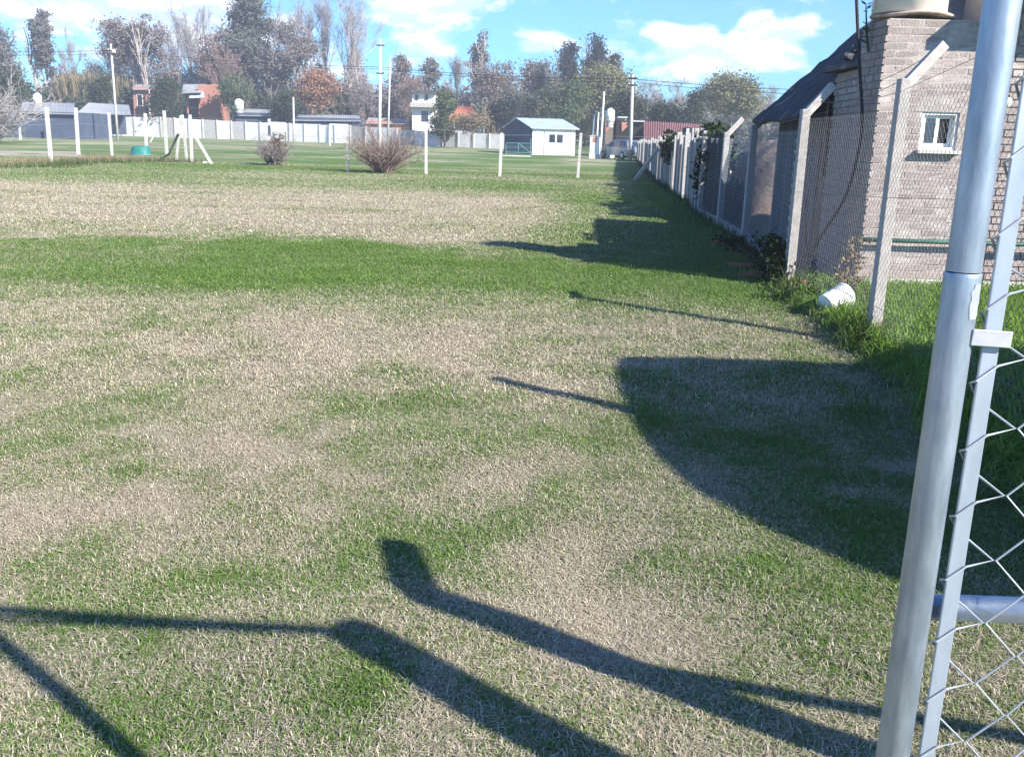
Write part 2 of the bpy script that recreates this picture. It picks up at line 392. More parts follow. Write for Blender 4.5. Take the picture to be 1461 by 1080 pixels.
def ground_mat():
    m = bpy.data.materials.new('lawn_soil'); m.use_nodes = True; t = N(m.node_tree); b = m.node_tree.nodes['Principled BSDF']
    geo = t.n('ShaderNodeNewGeometry'); pos = geo.outputs['Position']
    dry = t.attr('dry')
    nf = t.noise(pos, 38, 5, 0.7); nm = t.noise(pos, 9, 4, 0.65); nl = t.noise(pos, 1.1, 5, .62)
    f = t.math('ADD', dry, t.math('ADD', t.math('MULTIPLY_ADD', nf, 1.1, -.55), t.math('ADD', t.math('MULTIPLY_ADD', nm, .8, -.4), t.math('MULTIPLY_ADD', nl, .5, -.25))))
    f = t.ss(f, .22, .78)
    dcol = t.mix(nm, (.26, .225, .155), (.46, .42, .30)); gcol = t.mix(nf, (.050, .095, .020), (.130, .210, .052))
    c = t.mix(f, gcol, dcol); t.l(c, b.inputs['Base Color']); b.inputs['Roughness'].default_value = .95
    b.inputs['Specular IOR Level'].default_value = .1
    bp = t.n('ShaderNodeBump'); bp.inputs['Strength'].default_value = .8; bp.inputs['Distance'].default_value = .03
    t.l(t.math('ADD', nf, nm), bp.inputs['Height']); t.l(bp.outputs[0], b.inputs['Normal'])
    return m
def add_attr(me, name, vals):
    a = me.attributes.new(name, 'FLOAT', 'POINT'); a.data.foreach_set('value', np.ascontiguousarray(vals, dtype=np.float32))
ground = np_mesh('ground', np.stack([X, Y, Z], 1), FQ, ground_mat())
ground['kind'] = 'structure'; add_attr(ground.data, 'dry', DRY)
ground.data.polygons.foreach_set('use_smooth', [True] * len(FQ))

# grass: tufts scattered over three sheets that follow the ground
def grass_mat():
    m = bpy.data.materials.new('grass_blades'); m.use_nodes = True; t = N(m.node_tree)
    out = m.node_tree.nodes['Material Output']; m.node_tree.nodes.remove(m.node_tree.nodes['Principled BSDF'])
    dry = t.attr('dry', 'INSTANCER'); oi = t.n('ShaderNodeObjectInfo'); rnd = oi.outputs['Random']
    geo = t.n('ShaderNodeNewGeometry'); bl = t.n('ShaderNodeAttribute', attribute_name='blade', attribute_type='GEOMETRY').outputs['Fac']
    r = t.math('FRACT', t.math('ADD', rnd, bl))
    f = t.ss(t.math('SUBTRACT', dry, t.math('MULTIPLY_ADD', r, .9, .02)), -.22, .22)
    r2 = t.math('FRACT', t.math('MULTIPLY', r, 7.31))
    g = t.mix(r2, (.085, .155, .030), (.190, .300, .075)); d = t.mix(r2, (.330, .275, .200), (.635, .570, .435))
    c = t.mix(f, g, d)
    df = t.n('ShaderNodeBsdfDiffuse'); tr = t.n('ShaderNodeBsdfTranslucent'); mx = t.n('ShaderNodeMixShader')
    t.l(c, df.inputs[0]); t.l(c, tr.inputs[0]); mx.inputs[0].default_value = .3
    t.l(df.outputs[0], mx.inputs[1]); t.l(tr.outputs[0], mx.inputs[2]); t.l(mx.outputs[0], out.inputs[0])
    return m
GM = grass_mat()
BM = leafmat('bank_blades', (.200, .310, .060), (.110, .190, .035), 6)
def tuft(name, nb, rad, h, wid, lay, rng, mt=None):
    V = []; Fc = []; A = []
    for k in range(nb):
        a = rng.random() * 6.283; rr = rad * math.sqrt(rng.random()); b = Vector((rr * math.cos(a), rr * math.sin(a), -.004))
        th = rng.random() * 6.283; hh = h * (.5 + .7 * rng.random()); l = lay * (.3 + rng.random())
        d = Vector((math.cos(th), math.sin(th), 0)); s = Vector((-math.sin(th), math.cos(th), 0)) * wid * .5 * (.7 + .6 * rng.random())
        p1 = b + d * hh * l * .45 + Vector((0, 0, hh * .62)); p2 = b + d * hh * l * 1.25 + Vector((0, 0, hh * (1 - .55 * min(l, 1.3))))
        n = len(V); V += [b - s, b + s, p1 - s * .8, p1 + s * .8, p2]; Fc += [(n, n + 1, n + 3, n + 2), (n + 2, n + 3, n + 4)]; A += [rng.random()] * 5
    me = bpy.data.meshes.new(name); me.from_pydata([tuple(v) for v in V], [], Fc); me.materials.append(mt or GM); me.update(); add_attr(me, 'blade', A)
    return bpy.data.objects.new(name, me)
def scatter(name, xs, ys, dens_fn, maxd, tufts, smin, smax, hgt_fn, seed, label=None):
    x, y = np.meshgrid(xs, ys); sh = x.shape; x = x.ravel(); y = y.ravel()
    k = sh[1]; ii = (np.arange(sh[0] - 1)[:, None] * k + np.arange(k - 1)[None, :]).ravel()
    fq = np.stack([ii, ii + 1, ii + k + 1, ii + k], 1)
    keep = dens_fn(x, y)[fq].max(1) > 0.001; fq = fq[keep]
    o = np_mesh(name, np.stack([x, y, gz(x, y) + .002], 1), fq, GM)
    add_attr(o.data, 'dry', dryness(x, y)); add_attr(o.data, 'dens', dens_fn(x, y)); add_attr(o.data, 'hgt', hgt_fn(x, y))
    ng = bpy.data.node_groups.new(name, 'GeometryNodeTree')
    ng.interface.new_socket('Geometry', in_out='INPUT', socket_type='NodeSocketGeometry'); ng.interface.new_socket('Geometry', in_out='OUTPUT', socket_type='NodeSocketGeometry')
    t = N(ng); gi = t.n('NodeGroupInput'); go = t.n('NodeGroupOutput')
    dp = t.n('GeometryNodeDistributePointsOnFaces'); t.l(gi.outputs[0], dp.inputs['Mesh'])
    def nattr(nm):
        a = t.n('GeometryNodeInputNamedAttribute', data_type='FLOAT'); a.inputs[0].default_value = nm; return a.outputs[0]
    t.l(t.math('MULTIPLY', nattr('dens'), maxd), dp.inputs['Density']); dp.inputs['Seed'].default_value = seed
    jn = t.n('GeometryNodeJoinGeometry')
    for tf in tufts:
        oi = t.n('GeometryNodeObjectInfo'); oi.inputs[0].default_value = tf; oi.inputs['As Instance'].default_value = True
        t.l(oi.outputs['Geometry'], jn.inputs[0])
    ip = t.n('GeometryNodeInstanceOnPoints'); t.l(dp.outputs['Points'], ip.inputs['Points']); t.l(jn.outputs[0], ip.inputs['Instance'])
    ip.inputs['Pick Instance'].default_value = True
    rv = t.n('FunctionNodeRandomValue', data_type='FLOAT_VECTOR'); rv.inputs[0].default_value = (-.12, -.12, 0); rv.inputs[1].default_value = (.12, .12, 6.283)
    t.l(rv.outputs[0], ip.inputs['Rotation'])
    rs = t.n('FunctionNodeRandomValue', data_type='FLOAT'); rs.inputs[2].default_value = smin; rs.inputs[3].default_value = smax
    cv = t.n('ShaderNodeCombineXYZ'); s0 = rs.outputs[1]
    t.l(s0, cv.inputs[0]); t.l(s0, cv.inputs[1]); t.l(t.math('MULTIPLY', s0, nattr('hgt')), cv.inputs[2])
    t.l(cv.outputs[0], ip.inputs['Scale'])
    t.l(ip.outputs[0], go.inputs[0])
    md = o.modifiers.new('scatter', 'NODES'); md.node_group = ng
    o['kind'] = 'stuff'; o['category'] = 'grass'; o['label'] = label
    return o
rg = random.Random(3)
T1 = [tuft('tuft', 9, .028, .034, .0027, 1.05, rg) for _ in range(4)]
T2 = [tuft('tuft_mid', 10, .052, .048, .0048, 1.0, rg) for _ in range(3)]
T3 = [tuft('tuft_far', 11, .12, .055, .0095, 1.0, rg) for _ in range(3)]
TL = [tuft('tuft_long', 14, .06, .15, .007, 1.0, rg, BM) for _ in range(3)]
wedge = lambda x, y, m=2.0: (np.abs(x) < .57 * y + m).astype(float)
def hg(x, y):
    d = dryness(x, y); return (1.25 - .6 * d) * (.62 + .8 * fbm(x, y, .35, 81, 2))
scatter('lawn_grass', np.arange(-5.8, 4.0, .08), np.arange(1.5, 6.3, .08), lambda x, y: wedge(x, y, 1.9) * np.clip((6.2 - y) / .8, .0, 1) * (x < bank_edge(y)) * (.55 + .45 * np.clip((5.2 - y) / 3, 0, 1)), 6800, T1, .7, 1.35, hg, 1, 'short patchy lawn, green and straw coloured, nearest the gate')
scatter('lawn_grass_middle', np.arange(-11, 6, .14), np.arange(5.2, 15, .14), lambda x, y: wedge(x, y) * np.clip((y - 5.3) / .8, 0, 1) * np.clip((15 - y) / 2, 0, 1) * (x < bank_edge(y) + .1), 1400, T2, .7, 1.3, hg, 2, 'patchy lawn with a bright green strip in the middle distance')
scatter('lawn_grass_far', np.arange(-29, 9, .5), np.arange(13, 46, .5), lambda x, y: wedge(x, y, 1.5) * np.clip((y - 13) / 2, 0, 1) * (x < bank_edge(y) + .2) * (.35 + .65 * np.clip((30 - y) / 14, 0, 1)), 330, T3, .7, 1.35, hg, 3, 'far lawn with a broad straw coloured patch')
scatter('bank_grass', np.arange(2.2, 7.5, .1), np.arange(1.5, 10.8, .1), lambda x, y: (x > bank_edge(y) - .12).astype(float) * ((y < 10.0) | (x < 3.6)) * (1 - .8 * sstep(y, 7.9, 8.5) * (x < 3.4)).astype(float) * np.clip(.35 + fbm(x, y, .7, 77) * .9, 0, 1), 330, TL, .6, 1.35, lambda x, y: .55 + .9 * fbm(x, y, .8, 71), 4, 'tall bright green grass on the bank in front of the brick house')

# dirt strip on the left and paved slab by the white house
p = [G(-260, 236), G(-40, 231), G(60, 230), G(125, 226), G(110, 217), G(40, 216), G(-60, 216), G(-300, 218)]
dirt = MB().poly([(q.x, q.y, .02) for q in p]).build('dirt_path', mat('pale_dirt', (.40, .35, .28), .95, (.24, .23, .14), .7, .9, stain=((.12, .15, .06), .35, .5, .7))); dirt['kind'] = 'structure'

# ------------------------------------------------------------------ brick house on the right
FY = 10.1; KS = FY / 9.2; kz = lambda z: 1.6 + (z - 1.6) * KS
hx = lambda y: 3.672 + .085 * (y - FY)                       # left face of the house
ZB = .05
house = thing('brick_house', 'low brick house with a water tank turret and steep old roof behind the fence', 'house', (4, 9.6, 0))
WX0, WX1, WZ0, WZ1 = 3.775 * KS, 4.125 * KS, kz(1.57), kz(1.915)                # bathroom window opening
TX0, TX1, TZ = 3.345 * KS, 4.24 * KS, kz(2.735)
t = MB()
t.box((TX0 + .02, FY + .025, ZB - .2), (WX0, (FY + .73), TZ - .01)); t.box((WX1, (FY + .025), ZB - .2), (TX1 - .02, (FY + .73), TZ - .01))
t.box((WX0, (FY + .025), ZB - .2), (WX1, (FY + .73), WZ0)); t.box((WX0, (FY + .025), WZ1), (WX1, (FY + .73), TZ - .01))
t.build('wall', M['mortar'], house)
# low box behind the turret, its left wall in shade; wide front wall to the right
t = MB(); t.prism([(hx((FY + .73)) + .02, (FY + .73), ZB - .2), (hx(12.1) + .02, 12.1, ZB - .2), (5.4, 12.1, ZB - .2), (5.4, (FY + .73), ZB - .2)], (0, 0, 1), 2.42 - ZB + .2); t.build('rear_wall', M['mortar'], house)
t = MB(); t.box((TX1 + .002, FY + .09, ZB - .2), (9.5, FY + .55, 3.6)); t.build('front_wall', M['mortar'], house)
MB().box((TX1 + .1, FY - .56, 3.14), (9.8, FY + .7, 3.24)).build('eave', M['dark_roof'], house)
# bricks: the front of the turret laid one by one
rb = random.Random(5)
BW, BH, BD = .232, .058, .03
bmesh_ = []
for k in range(5):
    b = MB(); e = lambda s: s * (1 + rb.uniform(-.02, .02))
    b.box((-BW / 2, -BD / 2, -BH / 2), (BW / 2, BD / 2, BH / 2)); b.v = [(e(x), y + rb.uniform(-.004, .004), e(z) + rb.uniform(-.002, .002)) for x, y, z in b.v]
    me = bpy.data.meshes.new('brick'); me.from_pydata(b.v, [], b.f); me.materials.append(M['brick']); me.update(); bmesh_.append(me)
cut = {}
def brick_len(L_):
    k = round(L_, 2)
    if k not in cut:
        b = MB().box((-k / 2, -BD / 2, -BH / 2), (k / 2, BD / 2, BH / 2)); me = bpy.data.meshes.new('brick_cut'); me.from_pydata(b.v, [], b.f); me.materials.append(M['brick']); me.update(); cut[k] = me
    return cut[k]
nb = 0; z = ZB - .04; row = 0
def brick_row(x0, x1, z, off, y, out):
    x = x0 - off
    while x < x1 - .03:
        a, b = max(x, x0), min(x + BW, x1)
        if b - a > .05: out.append((a, b, z))
        x += BW + .016
courses = []
while z < TZ - BH:
    off = (row % 2) * BW * .5 + rb.uniform(-.015, .015)
    if z + BH < WZ0 + .02 or z > WZ1 - .02: brick_row(TX0, TX1, z, off, 0, courses)
    else: brick_row(TX0, WX0 - .008, z, off, 0, courses); brick_row(WX1 + .008, TX1, z, off + .1, 0, courses)
    z += BH + .0165; row += 1
courses.sort(key=lambda c: -c[2])
rest = MB()
for i, (a, b, z) in enumerate(courses):
    yb = (FY + .025) + BD * .5 - .003 - rb.uniform(-.0015, .002)
    if nb < 296 and z > .25:
        me = rb.choice(bmesh_) if b - a > BW - .012 else brick_len(b - a)
        o = bpy.data.objects.new('brick', me); link(o); o.parent = house; o.matrix_parent_inverse = house.matrix_basis.inverted()
        o.location = ((a + b) / 2, yb, z + BH / 2); o.rotation_euler = (rb.uniform(-.02, .02), rb.uniform(-.008, .008), rb.uniform(-.012, .012)); nb += 1
    else: rest.box((a, yb - BD / 2, z), (b, yb + BD / 2, z + BH))
r_ = rest.build('lower_bricks', M['brick_side'], house); r_['kind'] = 'stuff'
# side and front walls right of the turret: joined bricks
rest = MB(); z = ZB - .04; row = 0
while z < 3.55:
    out = []; brick_row(TX1 + .02, 7.6, z, (row % 2) * BW * .5 + rb.uniform(0, .03), 0, out)
    for a, b, zz in out: rest.box((a, FY + .075 - rb.uniform(0, .006), zz), (b, FY + .1, zz + BH))
    if z < TZ - BH:
        out = []; brick_row(FY + .04, FY + .72, z, (row % 2) * BW * .5 + rb.uniform(0, .03), 0, out)
        for a, b, zz in out: rest.box((TX0 + .005 - rb.uniform(0, .005), a, zz), (TX0 + .035, b, zz + BH))
    if z < 2.4 - BH:
        out = []; brick_row(FY + .74, 12.1, z, (row % 2) * BW * .5 + rb.uniform(0, .03), 0, out)
        for a, b, zz in out:
            q = rb.uniform(0, .005); rest.prism([(hx(a) - q, a, zz), (hx(b) - q, b, zz), (hx(b) + .03, b, zz), (hx(a) + .03, a, zz)], (0, 0, 1), BH)
    z += BH + .0165; row += 1
r_ = rest.build('joined_bricks', M['brick_side'], house); r_['kind'] = 'stuff'
t = MB(); t.box((TX0 - .015, FY - .04, ZB - .1), (7.6, FY + .01, .22)); t.build('plinth', M['pale_concrete'], house)
# window: frame with two sashes
wf = MB()
for lo, hi in (((WX0, FY, WZ0), (WX0 + .028, FY + .09, WZ1)), ((WX1 - .028, FY, WZ0), (WX1, FY + .09, WZ1)), ((WX0 + .028, FY, WZ0), (WX1 - .028, FY + .09, WZ0 + .03)), ((WX0 + .028, FY, WZ1 - .028), (WX1 - .028, FY + .09, WZ1))): wf.box(lo, hi)
win = wf.build('window', M['white_plastic'], house)
xm = (WX0 + WX1) / 2
for a, b, yy in ((WX0 + .03, xm + .012, FY + .035), (xm - .008, WX1 - .03, FY + .062)):
    s = MB(); z0, z1 = WZ0 + .032, WZ1 - .03; f = .034
    s.box((a, yy, z0), (a + f, yy + .022, z1)); s.box((b - f, yy, z0), (b, yy + .022, z1)); s.box((a + f, yy, z0), (b - f, yy + .022, z0 + f)); s.box((a + f, yy, z1 - f), (b - f, yy + .022, z1))
    s.build('sash', M['white_plastic'], win)
    MB().box((a + f, yy + .008, z0 + f), (b - f, yy + .013, z1 - f)).build('pane', M['glass'], win)
win.location.y += .045
MB().box((WX0, FY + .11, WZ0), (WX1, FY + .13, WZ1)).build('dark_room', M['dark'], win)
MB().box((WX0 - .03, FY - .06, WZ0 - .035), (WX1 + .03, FY + .02, WZ0 - .003)).build('sill', M['pale_concrete'], win)
# lamp on the front wall
q = at(1437, 147, FY - .05)
MB().lathe([(.0, -.05), (.035, -.045), (.05, -.01), (.05, .03), (.03, .05)], (q.x, q.y + .02, q.z), 14).build('wall_lamp', M['white_plastic'], house, smooth=True)
MB().box((q.x - .03, q.y + .02, q.z + .05), (q.x + .03, FY + .09, q.z + .08)).build('lamp_bracket', M['dark'], house)
# gable body further back
GY0, GY1 = 12.4, 15.6
gx0 = 3.74; gzE = 2.13; gxr = 5.40; gzr = gzE + .90 * (gxr - gx0); gx1 = 2 * gxr - gx0
off = lambda y: .085 * (y - GY0)
t = MB(); t.prism([(gx0 + .12, GY0, -.1), (gx0 + .12, GY0, gzE - .02), (gxr, GY0, gzr - .1), (gx1 - .12, GY0, gzE - .02), (gx1 - .12, GY0, -.1)], (.085, 1, 0), GY1 - GY0); t.build('gable_wall', M['brick_side'], house)
def roof_slab(xa, za, xb, zb, y0, y1, th, name):
    n_ = Vector((-(zb - za), 0, xb - xa)).normalized()
    if n_.z < 0: n_ = -n_
    b = MB(); K = 60; steps = 14; V = []; rr = random.Random(9)
    jit = [[rr.uniform(-.055, .055) for _ in range(steps + 1)] for _ in range(K + 1)]
    for i in range(K + 1):
        yy = y0 + (y1 - y0) * i / K
        for j in range(steps + 1):
            f = j / steps; h = .02 * math.sin(i * 2.2) + jit[i // 6][j] * .5
            pnt = Vector((xa + (xb - xa) * f + off(yy), yy + (jit[0][j] * 1.5 if i in (0, K) else 0), za + (zb - za) * f)) + n_ * (th + h); V.append(pnt)
    n0 = len(b.v); b.v += [tuple(v) for v in V]; b.v += [tuple(v - n_ * th) for v in V]; S = steps + 1; Q = (K + 1) * S
    for i in range(K):
        for j in range(steps):
            a = i * S + j; b.f.append((a, a + 1, a + S + 1, a + S)); b.f.append((Q + a, Q + a + S, Q + a + S + 1, Q + a + 1))
    for j in range(steps):
        b.f.append((j, Q + j, Q + j + 1, j + 1)); a = K * S + j; b.f.append((a, a + 1, Q + a + 1, Q + a))
    for i in range(K):
        a = i * S; b.f.append((a, a + S, Q + a + S, Q + a)); a += steps; b.f.append((a, Q + a, Q + a + S, a + S))
    return b.build(name, M['dark_roof'], house)
sl = .90
roof = roof_slab(gx0 - .28, gzE - .28 * sl, gxr, gzr, GY0 - .24, GY1, .05, 'roof')
roof_slab(gxr, gzr, gx1 + .28, gzE - .28 * sl, GY0 - .24, GY1, .05, 'roof')
for i in range(9):                                             # loose stones and tiles weighing the roof down
    f = .12 + .1 * i + rb.uniform(-.03, .03); xx = gx0 + (gxr - gx0) * f; yy = GY0 - .12 + rb.uniform(0, .5)
    b = MB().lathe([(0, -.03), (.06, -.03), (.08, .0), (.05, .035), (0, .04)], (xx, yy, gzE + sl * (xx - gx0) + .19), 7); b.v = [(x + rb.uniform(-.02, .02), y + rb.uniform(-.02, .02), z + rb.uniform(-.02, .02)) for x, y, z in b.v]
    b.build('roof_stone', M['dark_roof'], roof)
for k, (u0, u1) in enumerate(((.0, .16), (.165, .30))):           # dark sheets that paint the shade on the left of the gable
    xa = gx0 + .15 + (gxr - gx0 - .15) * u0; xb = gx0 + .15 + (gxr - gx0 - .15) * u1
    MB().prism([(xa, GY0 - .03, 1.2), (xa, GY0 - .03, gzE + sl * (xa - gx0) - .06), (xb, GY0 - .03, gzE + sl * (xb - gx0) - .06), (xb, GY0 - .03, 1.2)], (0, 1, 0), .025).build('gable_shade', M['tarp'], house)
y = GY0 + .02
while y < GY1 - .3:
    wd = rb.uniform(.24, .34); xa, xb = gx0 + .09 + off(y), gx0 + .09 + off(y + wd)
    MB().prism([(xa, y, -.05), (xb, y + wd, -.05), (xb + .025, y + wd, -.05), (xa + .025, y, -.05)], (0, 0, 1), gzE + .02 + rb.uniform(-.03, .03)).build('board', M['dark_board'], house); y += wd + .012
t = MB(); t.box((hx(FY + .73) - .06, FY + .74, 2.43), (5.5, 12.12, 2.49)); t.build('flat_roof', M['dark_roof'], house)
# the green pipe along the front wall
pa, pb = at(1229, 342, FY - .07), at(1461, 349, FY - .07)
MB().tube([pa, (pa + pb) / 2, pb, pb + (pb - pa) * 1.3], .024, 8).build('green_pipe', M['green_hose'], house, smooth=True)

# tank on the turret
slab = MB(); pr = [(0, 0), (.41, -.004), (.425, .012), (.41, .03), (0, .034)]
slab.lathe(pr, (4.06, 10.5, TZ + .035), 28); slab.v = [(x, y, z + .012 * math.sin(3 * math.atan2(y - 10.5, x - 4.06))) for x, y, z in slab.v]
tag(slab.build('tank_base', M['rust'], smooth=True), 'thin rusty round plate lying under the cream water tank', 'plate')
tank = thing('water_tank', 'large cream plastic water tank on the turret of the near brick house', 'water tank', (4.02, 10.5, TZ + .07))
MB().lathe([(.345, .0), (.368, .01), (.368, .33), (.375, .34), (.375, .37), (.368, .38), (.368, .79), (.275, .92), (.13, .965), (0, .975)], (4.02, 10.5, TZ + .072), 36).build('shell', M['cream'], tank, smooth=True)
MB().lathe([(.13, 0), (.14, .0), (.14, .05), (0, .06)], (4.02, 10.5, TZ + .07 + .96), 20).build('lid', M['cream'], tank)
for o_ in ((-.38, 0),):
    MB().tube([(4.02 + o_[0], 10.45, TZ + .9), (4.02 + o_[0] - .02, 10.45, TZ + .1)], .012, 6).build('pipe', M['white_plastic'], tank)
# plant growing beside the tank
pl = thing('roof_plant', 'small green plant sprouting on the turret beside the water tank', 'plant', (3.62, 10.55, 2.75))
b = MB(); rr = random.Random(4)
b.tube([(3.66, 10.54, 2.55), (3.62, 10.54, 2.73), (3.58, 10.54, 3.0)], [.014, .012, .006], 6); b.build('stem', L['cactus'], pl)
for i in range(26):
    z = 2.62 + .42 * rr.random(); a = rr.random() * 6.28; c = Vector((3.63 - .1 * (z - 2.6), 10.54, z)); d = Vector((math.cos(a), math.sin(a), rr.uniform(.0, .6))) * rr.uniform(.05, .10); s = Vector((-math.sin(a), math.cos(a), 0)) * .022
    MB().poly([c, c + d * .5 - s, c + d, c + d * .5 + s]).build('leaf', L['cactus'], pl)
# black cable hanging down past the wall
pts = [at(*p) for p in ((1221, -60, 10.5), (1222, 0, 10.45), (1226, 90, 10.4), (1230, 165, 10.35), (1226, 210, 10.35), (1208, 276, 10.5), (1178, 327, 10.8), (1152, 361, 11.1))]
pts = [(3.66, 10.7, 3.8), (3.62, 10.6, 3.5)] + [(q.x, q.y, q.z) for q in pts] + [(3.42, 11.4, .95), (3.5, 11.6, .75)]
sm = []
for i in range(len(pts) - 1):
    P0, P1, P2, P3 = (Vector(pts[max(0, min(len(pts) - 1, j))]) for j in (i - 1, i, i + 1, i + 2))
    for k in range(5):
        u = k / 5; sm.append(.5 * ((2 * P1) + (P2 - P0) * u + (2 * P0 - 5 * P1 + 4 * P2 - P3) * u * u + (3 * P1 - P0 - 3 * P2 + P3) * u ** 3))
tag(MB().tube(sm, .017, 7).build('hanging_cable', M['black_rubber'], smooth=True), 'thick black cable hanging in a curve beside the brick house wall', 'cable')

# unseen roof added out of the picture to the right, outlined to shade the lawn
CZ = 2.5; k_ = CZ / math.tan(SUN_EL)
def unshade(px, py): g = G(px, py); return (g.x + SX / math.hypot(SX, SY) * k_, g.y + SY / math.hypot(SX, SY) * k_, CZ)
edge = [(1235, 525), (900, 514), (886, 522), (883, 545), (893, 580), (920, 625), (1000, 705), (1100, 765), (1250, 827), (1420, 880)]
op = [unshade(*e) for e in edge]; op[0] = (6.5, op[1][1] - .02, CZ); op.append((6.5, op[-1][1] - .3, CZ))
cp = thing('shade_caster', 'added unseen roof slab on four posts, shaped to cast shade on the lawn', 'shade_caster', (5, 3, 0))
MB().prism(op, (0, 0, 1), .06).build('roof', M['dark_roof'], cp)
for x, y in ((4.35, 3.9), (6.3, 3.9), (4.35, 1.6), (6.3, 1.6)): MB().box((x - .05, y - .05, -.05), (x + .05, y + .05, CZ)).build('post', M['old_wood'], cp)

# ------------------------------------------------------------------ boundary fence on the right
def zig_mesh(mb, P0, P1, z0, z1, half, rad, k=3, hz=None, wob=.0):
    """chain-link: zig-zag wires between P0 and P1 (xy), from z0 to z1"""
    P0, P1 = Vector((P0[0], P0[1], 0)), Vector((P1[0], P1[1], 0)); Ln = (P1 - P0).length; d = (P1 - P0) / Ln; nrm = Vector((-d.y, d.x, 0))
    n = int(Ln / half); hz = hz or half; m_ = int((z1 - z0) / hz)
    for i in range(n):
        path = []
        for k_ in range(m_ + 1):
            a = (i + ((k_ + i) % 2)) * half; p = P0 + d * a + nrm * (rad * (1 if (k_ + i) % 2 else -1)); path.append((p.x, p.y, z0 + k_ * hz))
        mb.tube(path, rad, k, cap=False)
fence = thing('boundary_fence', 'long chain-link fence on bent concrete posts beside the brick house', 'fence', (3, 10, 0))
POSTS = [  # base x, y, z, elbow height, arm, size
    (2.50, -1.2, .02, 2.05, 0, .10), (2.63, 3.75, .08, 2.48, 0, .10), (2.90, 7.5, .13, 2.09, 1, .105), (3.06, 10.54, .02, 1.95, 1, .115), (3.77, 15.71, 0, 1.86, 1, .13), (3.93, 18.5, 0, 1.76, 1, .13), (4.0, 20.99, 0, 1.80, 0, .12)]
for x, y, z, H, arm, s in POSTS:
    b = MB(); b.box((x - s * .42, y - s * .5, z - .15), (x + s * .42, y + s * .5, H), taper=.92)
    po = b.build('post', M['concrete'], fence, bevel=.006)
    if arm:
        a0 = Vector((x + .012, y, H - .045)); a1 = a0 + Vector((.27, .05, .30))
        MB().bar(a0, a1, s * .72, s * .72, side=(0, 1, 0)).build('arm', M['concrete'], po, bevel=.005)
for i in range(len(POSTS) - 1):
    a, b_ = POSTS[i], POSTS[i + 1]; far_ = a[1] > 10
    mb = MB(); top = min(a[3], b_[3]) - .08
    sx = -.03 if not far_ else -.05
    zig_mesh(mb, (a[0] + sx, a[1]), (b_[0] + sx, b_[1]), max(a[2], b_[2]) + .03, top, .036 if not far_ else .06, .0015 if not far_ else .0020, 3)
    mb.build('mesh_panel', M['dark_wire'] if not far_ else M['wire'], fence)
    t = MB()
    for zz in (.12, .55, .98): t.tube([(a[0] + sx, a[1], a[2] + (a[3] - a[2]) * (zz if zz < .9 else .95)), (b_[0] + sx, b_[1], b_[2] + (b_[3] - b_[2]) * (zz if zz < .9 else .95))], .002, 4)
    t.build('tension_wire', M['dark_wire'], fence)
    if a[4] and b_[4]:
        for f in (.45, .95):
            A = Vector((a[0] + .012 + .27 * f, a[1] + .05 * f, a[3] - .045 + .3 * f)); B = Vector((b_[0] + .012 + .27 * f, b_[1] + .05 * f, b_[3] - .045 + .3 * f))
            pth = [A.lerp(B, k / 10) - Vector((0, 0, .10 * (1 - (2 * k / 10 - 1) ** 2))) for k in range(11)]
            MB().tube(pth, .003, 4).build('barbed_wire', M['dark_wire'], fence)
# low kerb slabs under the mesh between the further posts
for a, b_ in zip(POSTS[3:-1], POSTS[4:]):
    MB().bar((a[0], a[1] + .1, .06), (b_[0], b_[1] - .1, .06), .05, .2, side=(1, 0, 0)).build('kerb_slab', M['concrete'], fence)
# paler fence of uneven posts and boards further on
pf = thing('board_fence', 'long pale fence of uneven posts and weathered boards running to the far house', 'fence', (5, 30, 0))
FP = [(4.02, 21.4, 1.80), (4.56, 25.46, 1.80), (4.60, 27.3, 1.77), (5.21, 33.5, 1.68), (5.36, 36.9, 1.62), (6.6, 49, 1.55), (7.8, 61, 1.5), (9.0, 73.7, 1.42)]
def fp(y):
    for a, b_ in zip(FP[:-1], FP[1:]):
        if y <= b_[1]: u = (y - a[1]) / (b_[1] - a[1]); return a[0] + (b_[0] - a[0]) * u, a[2] + (b_[2] - a[2]) * u
    return FP[-1][0], FP[-1][2]
rf = random.Random(21)
y = 21.5; k = 0
while y < 73.5:
    x, H = fp(y); step = 1.25 if y < 38 else 2.4; s = rf.uniform(.11, .15)
    b = MB().box((x - s / 2, y - s / 2, -.1), (x + s / 2, y + s / 2, H + rf.uniform(-.08, .12))); b.build('post', M['concrete'], pf)
    yb = y + s * .5 + .03
    while yb < y + step - s * .5 - .05 and yb < 73.6:
        wd = rf.uniform(.22, .34) if y < 38 else rf.uniform(.4, .6); wd = min(wd, y + step - s * .5 - .02 - yb)
        if wd > .08:
            x0, h0 = fp(yb); x1, h1 = fp(yb + wd); e = rf.uniform(-.02, .02); top = h0 - rf.uniform(.12, .42 if y < 38 else .2)
            MB().prism([(x0 + e, yb, .02), (x1 + e, yb + wd, .02), (x1 + e + .025, yb + wd, .02), (x0 + e + .025, yb, .02)], (0, 0, 1), top).build('board', M['pale_board'], pf)
        yb += wd + .03
    y += step; k += 1
a = G(904, 258); MB().bar((a.x, a.y, -.05), (fp(37.2)[0] - .05, 37.2, 1.25), .12, .12).build('brace', M['pale_concrete'], pf)
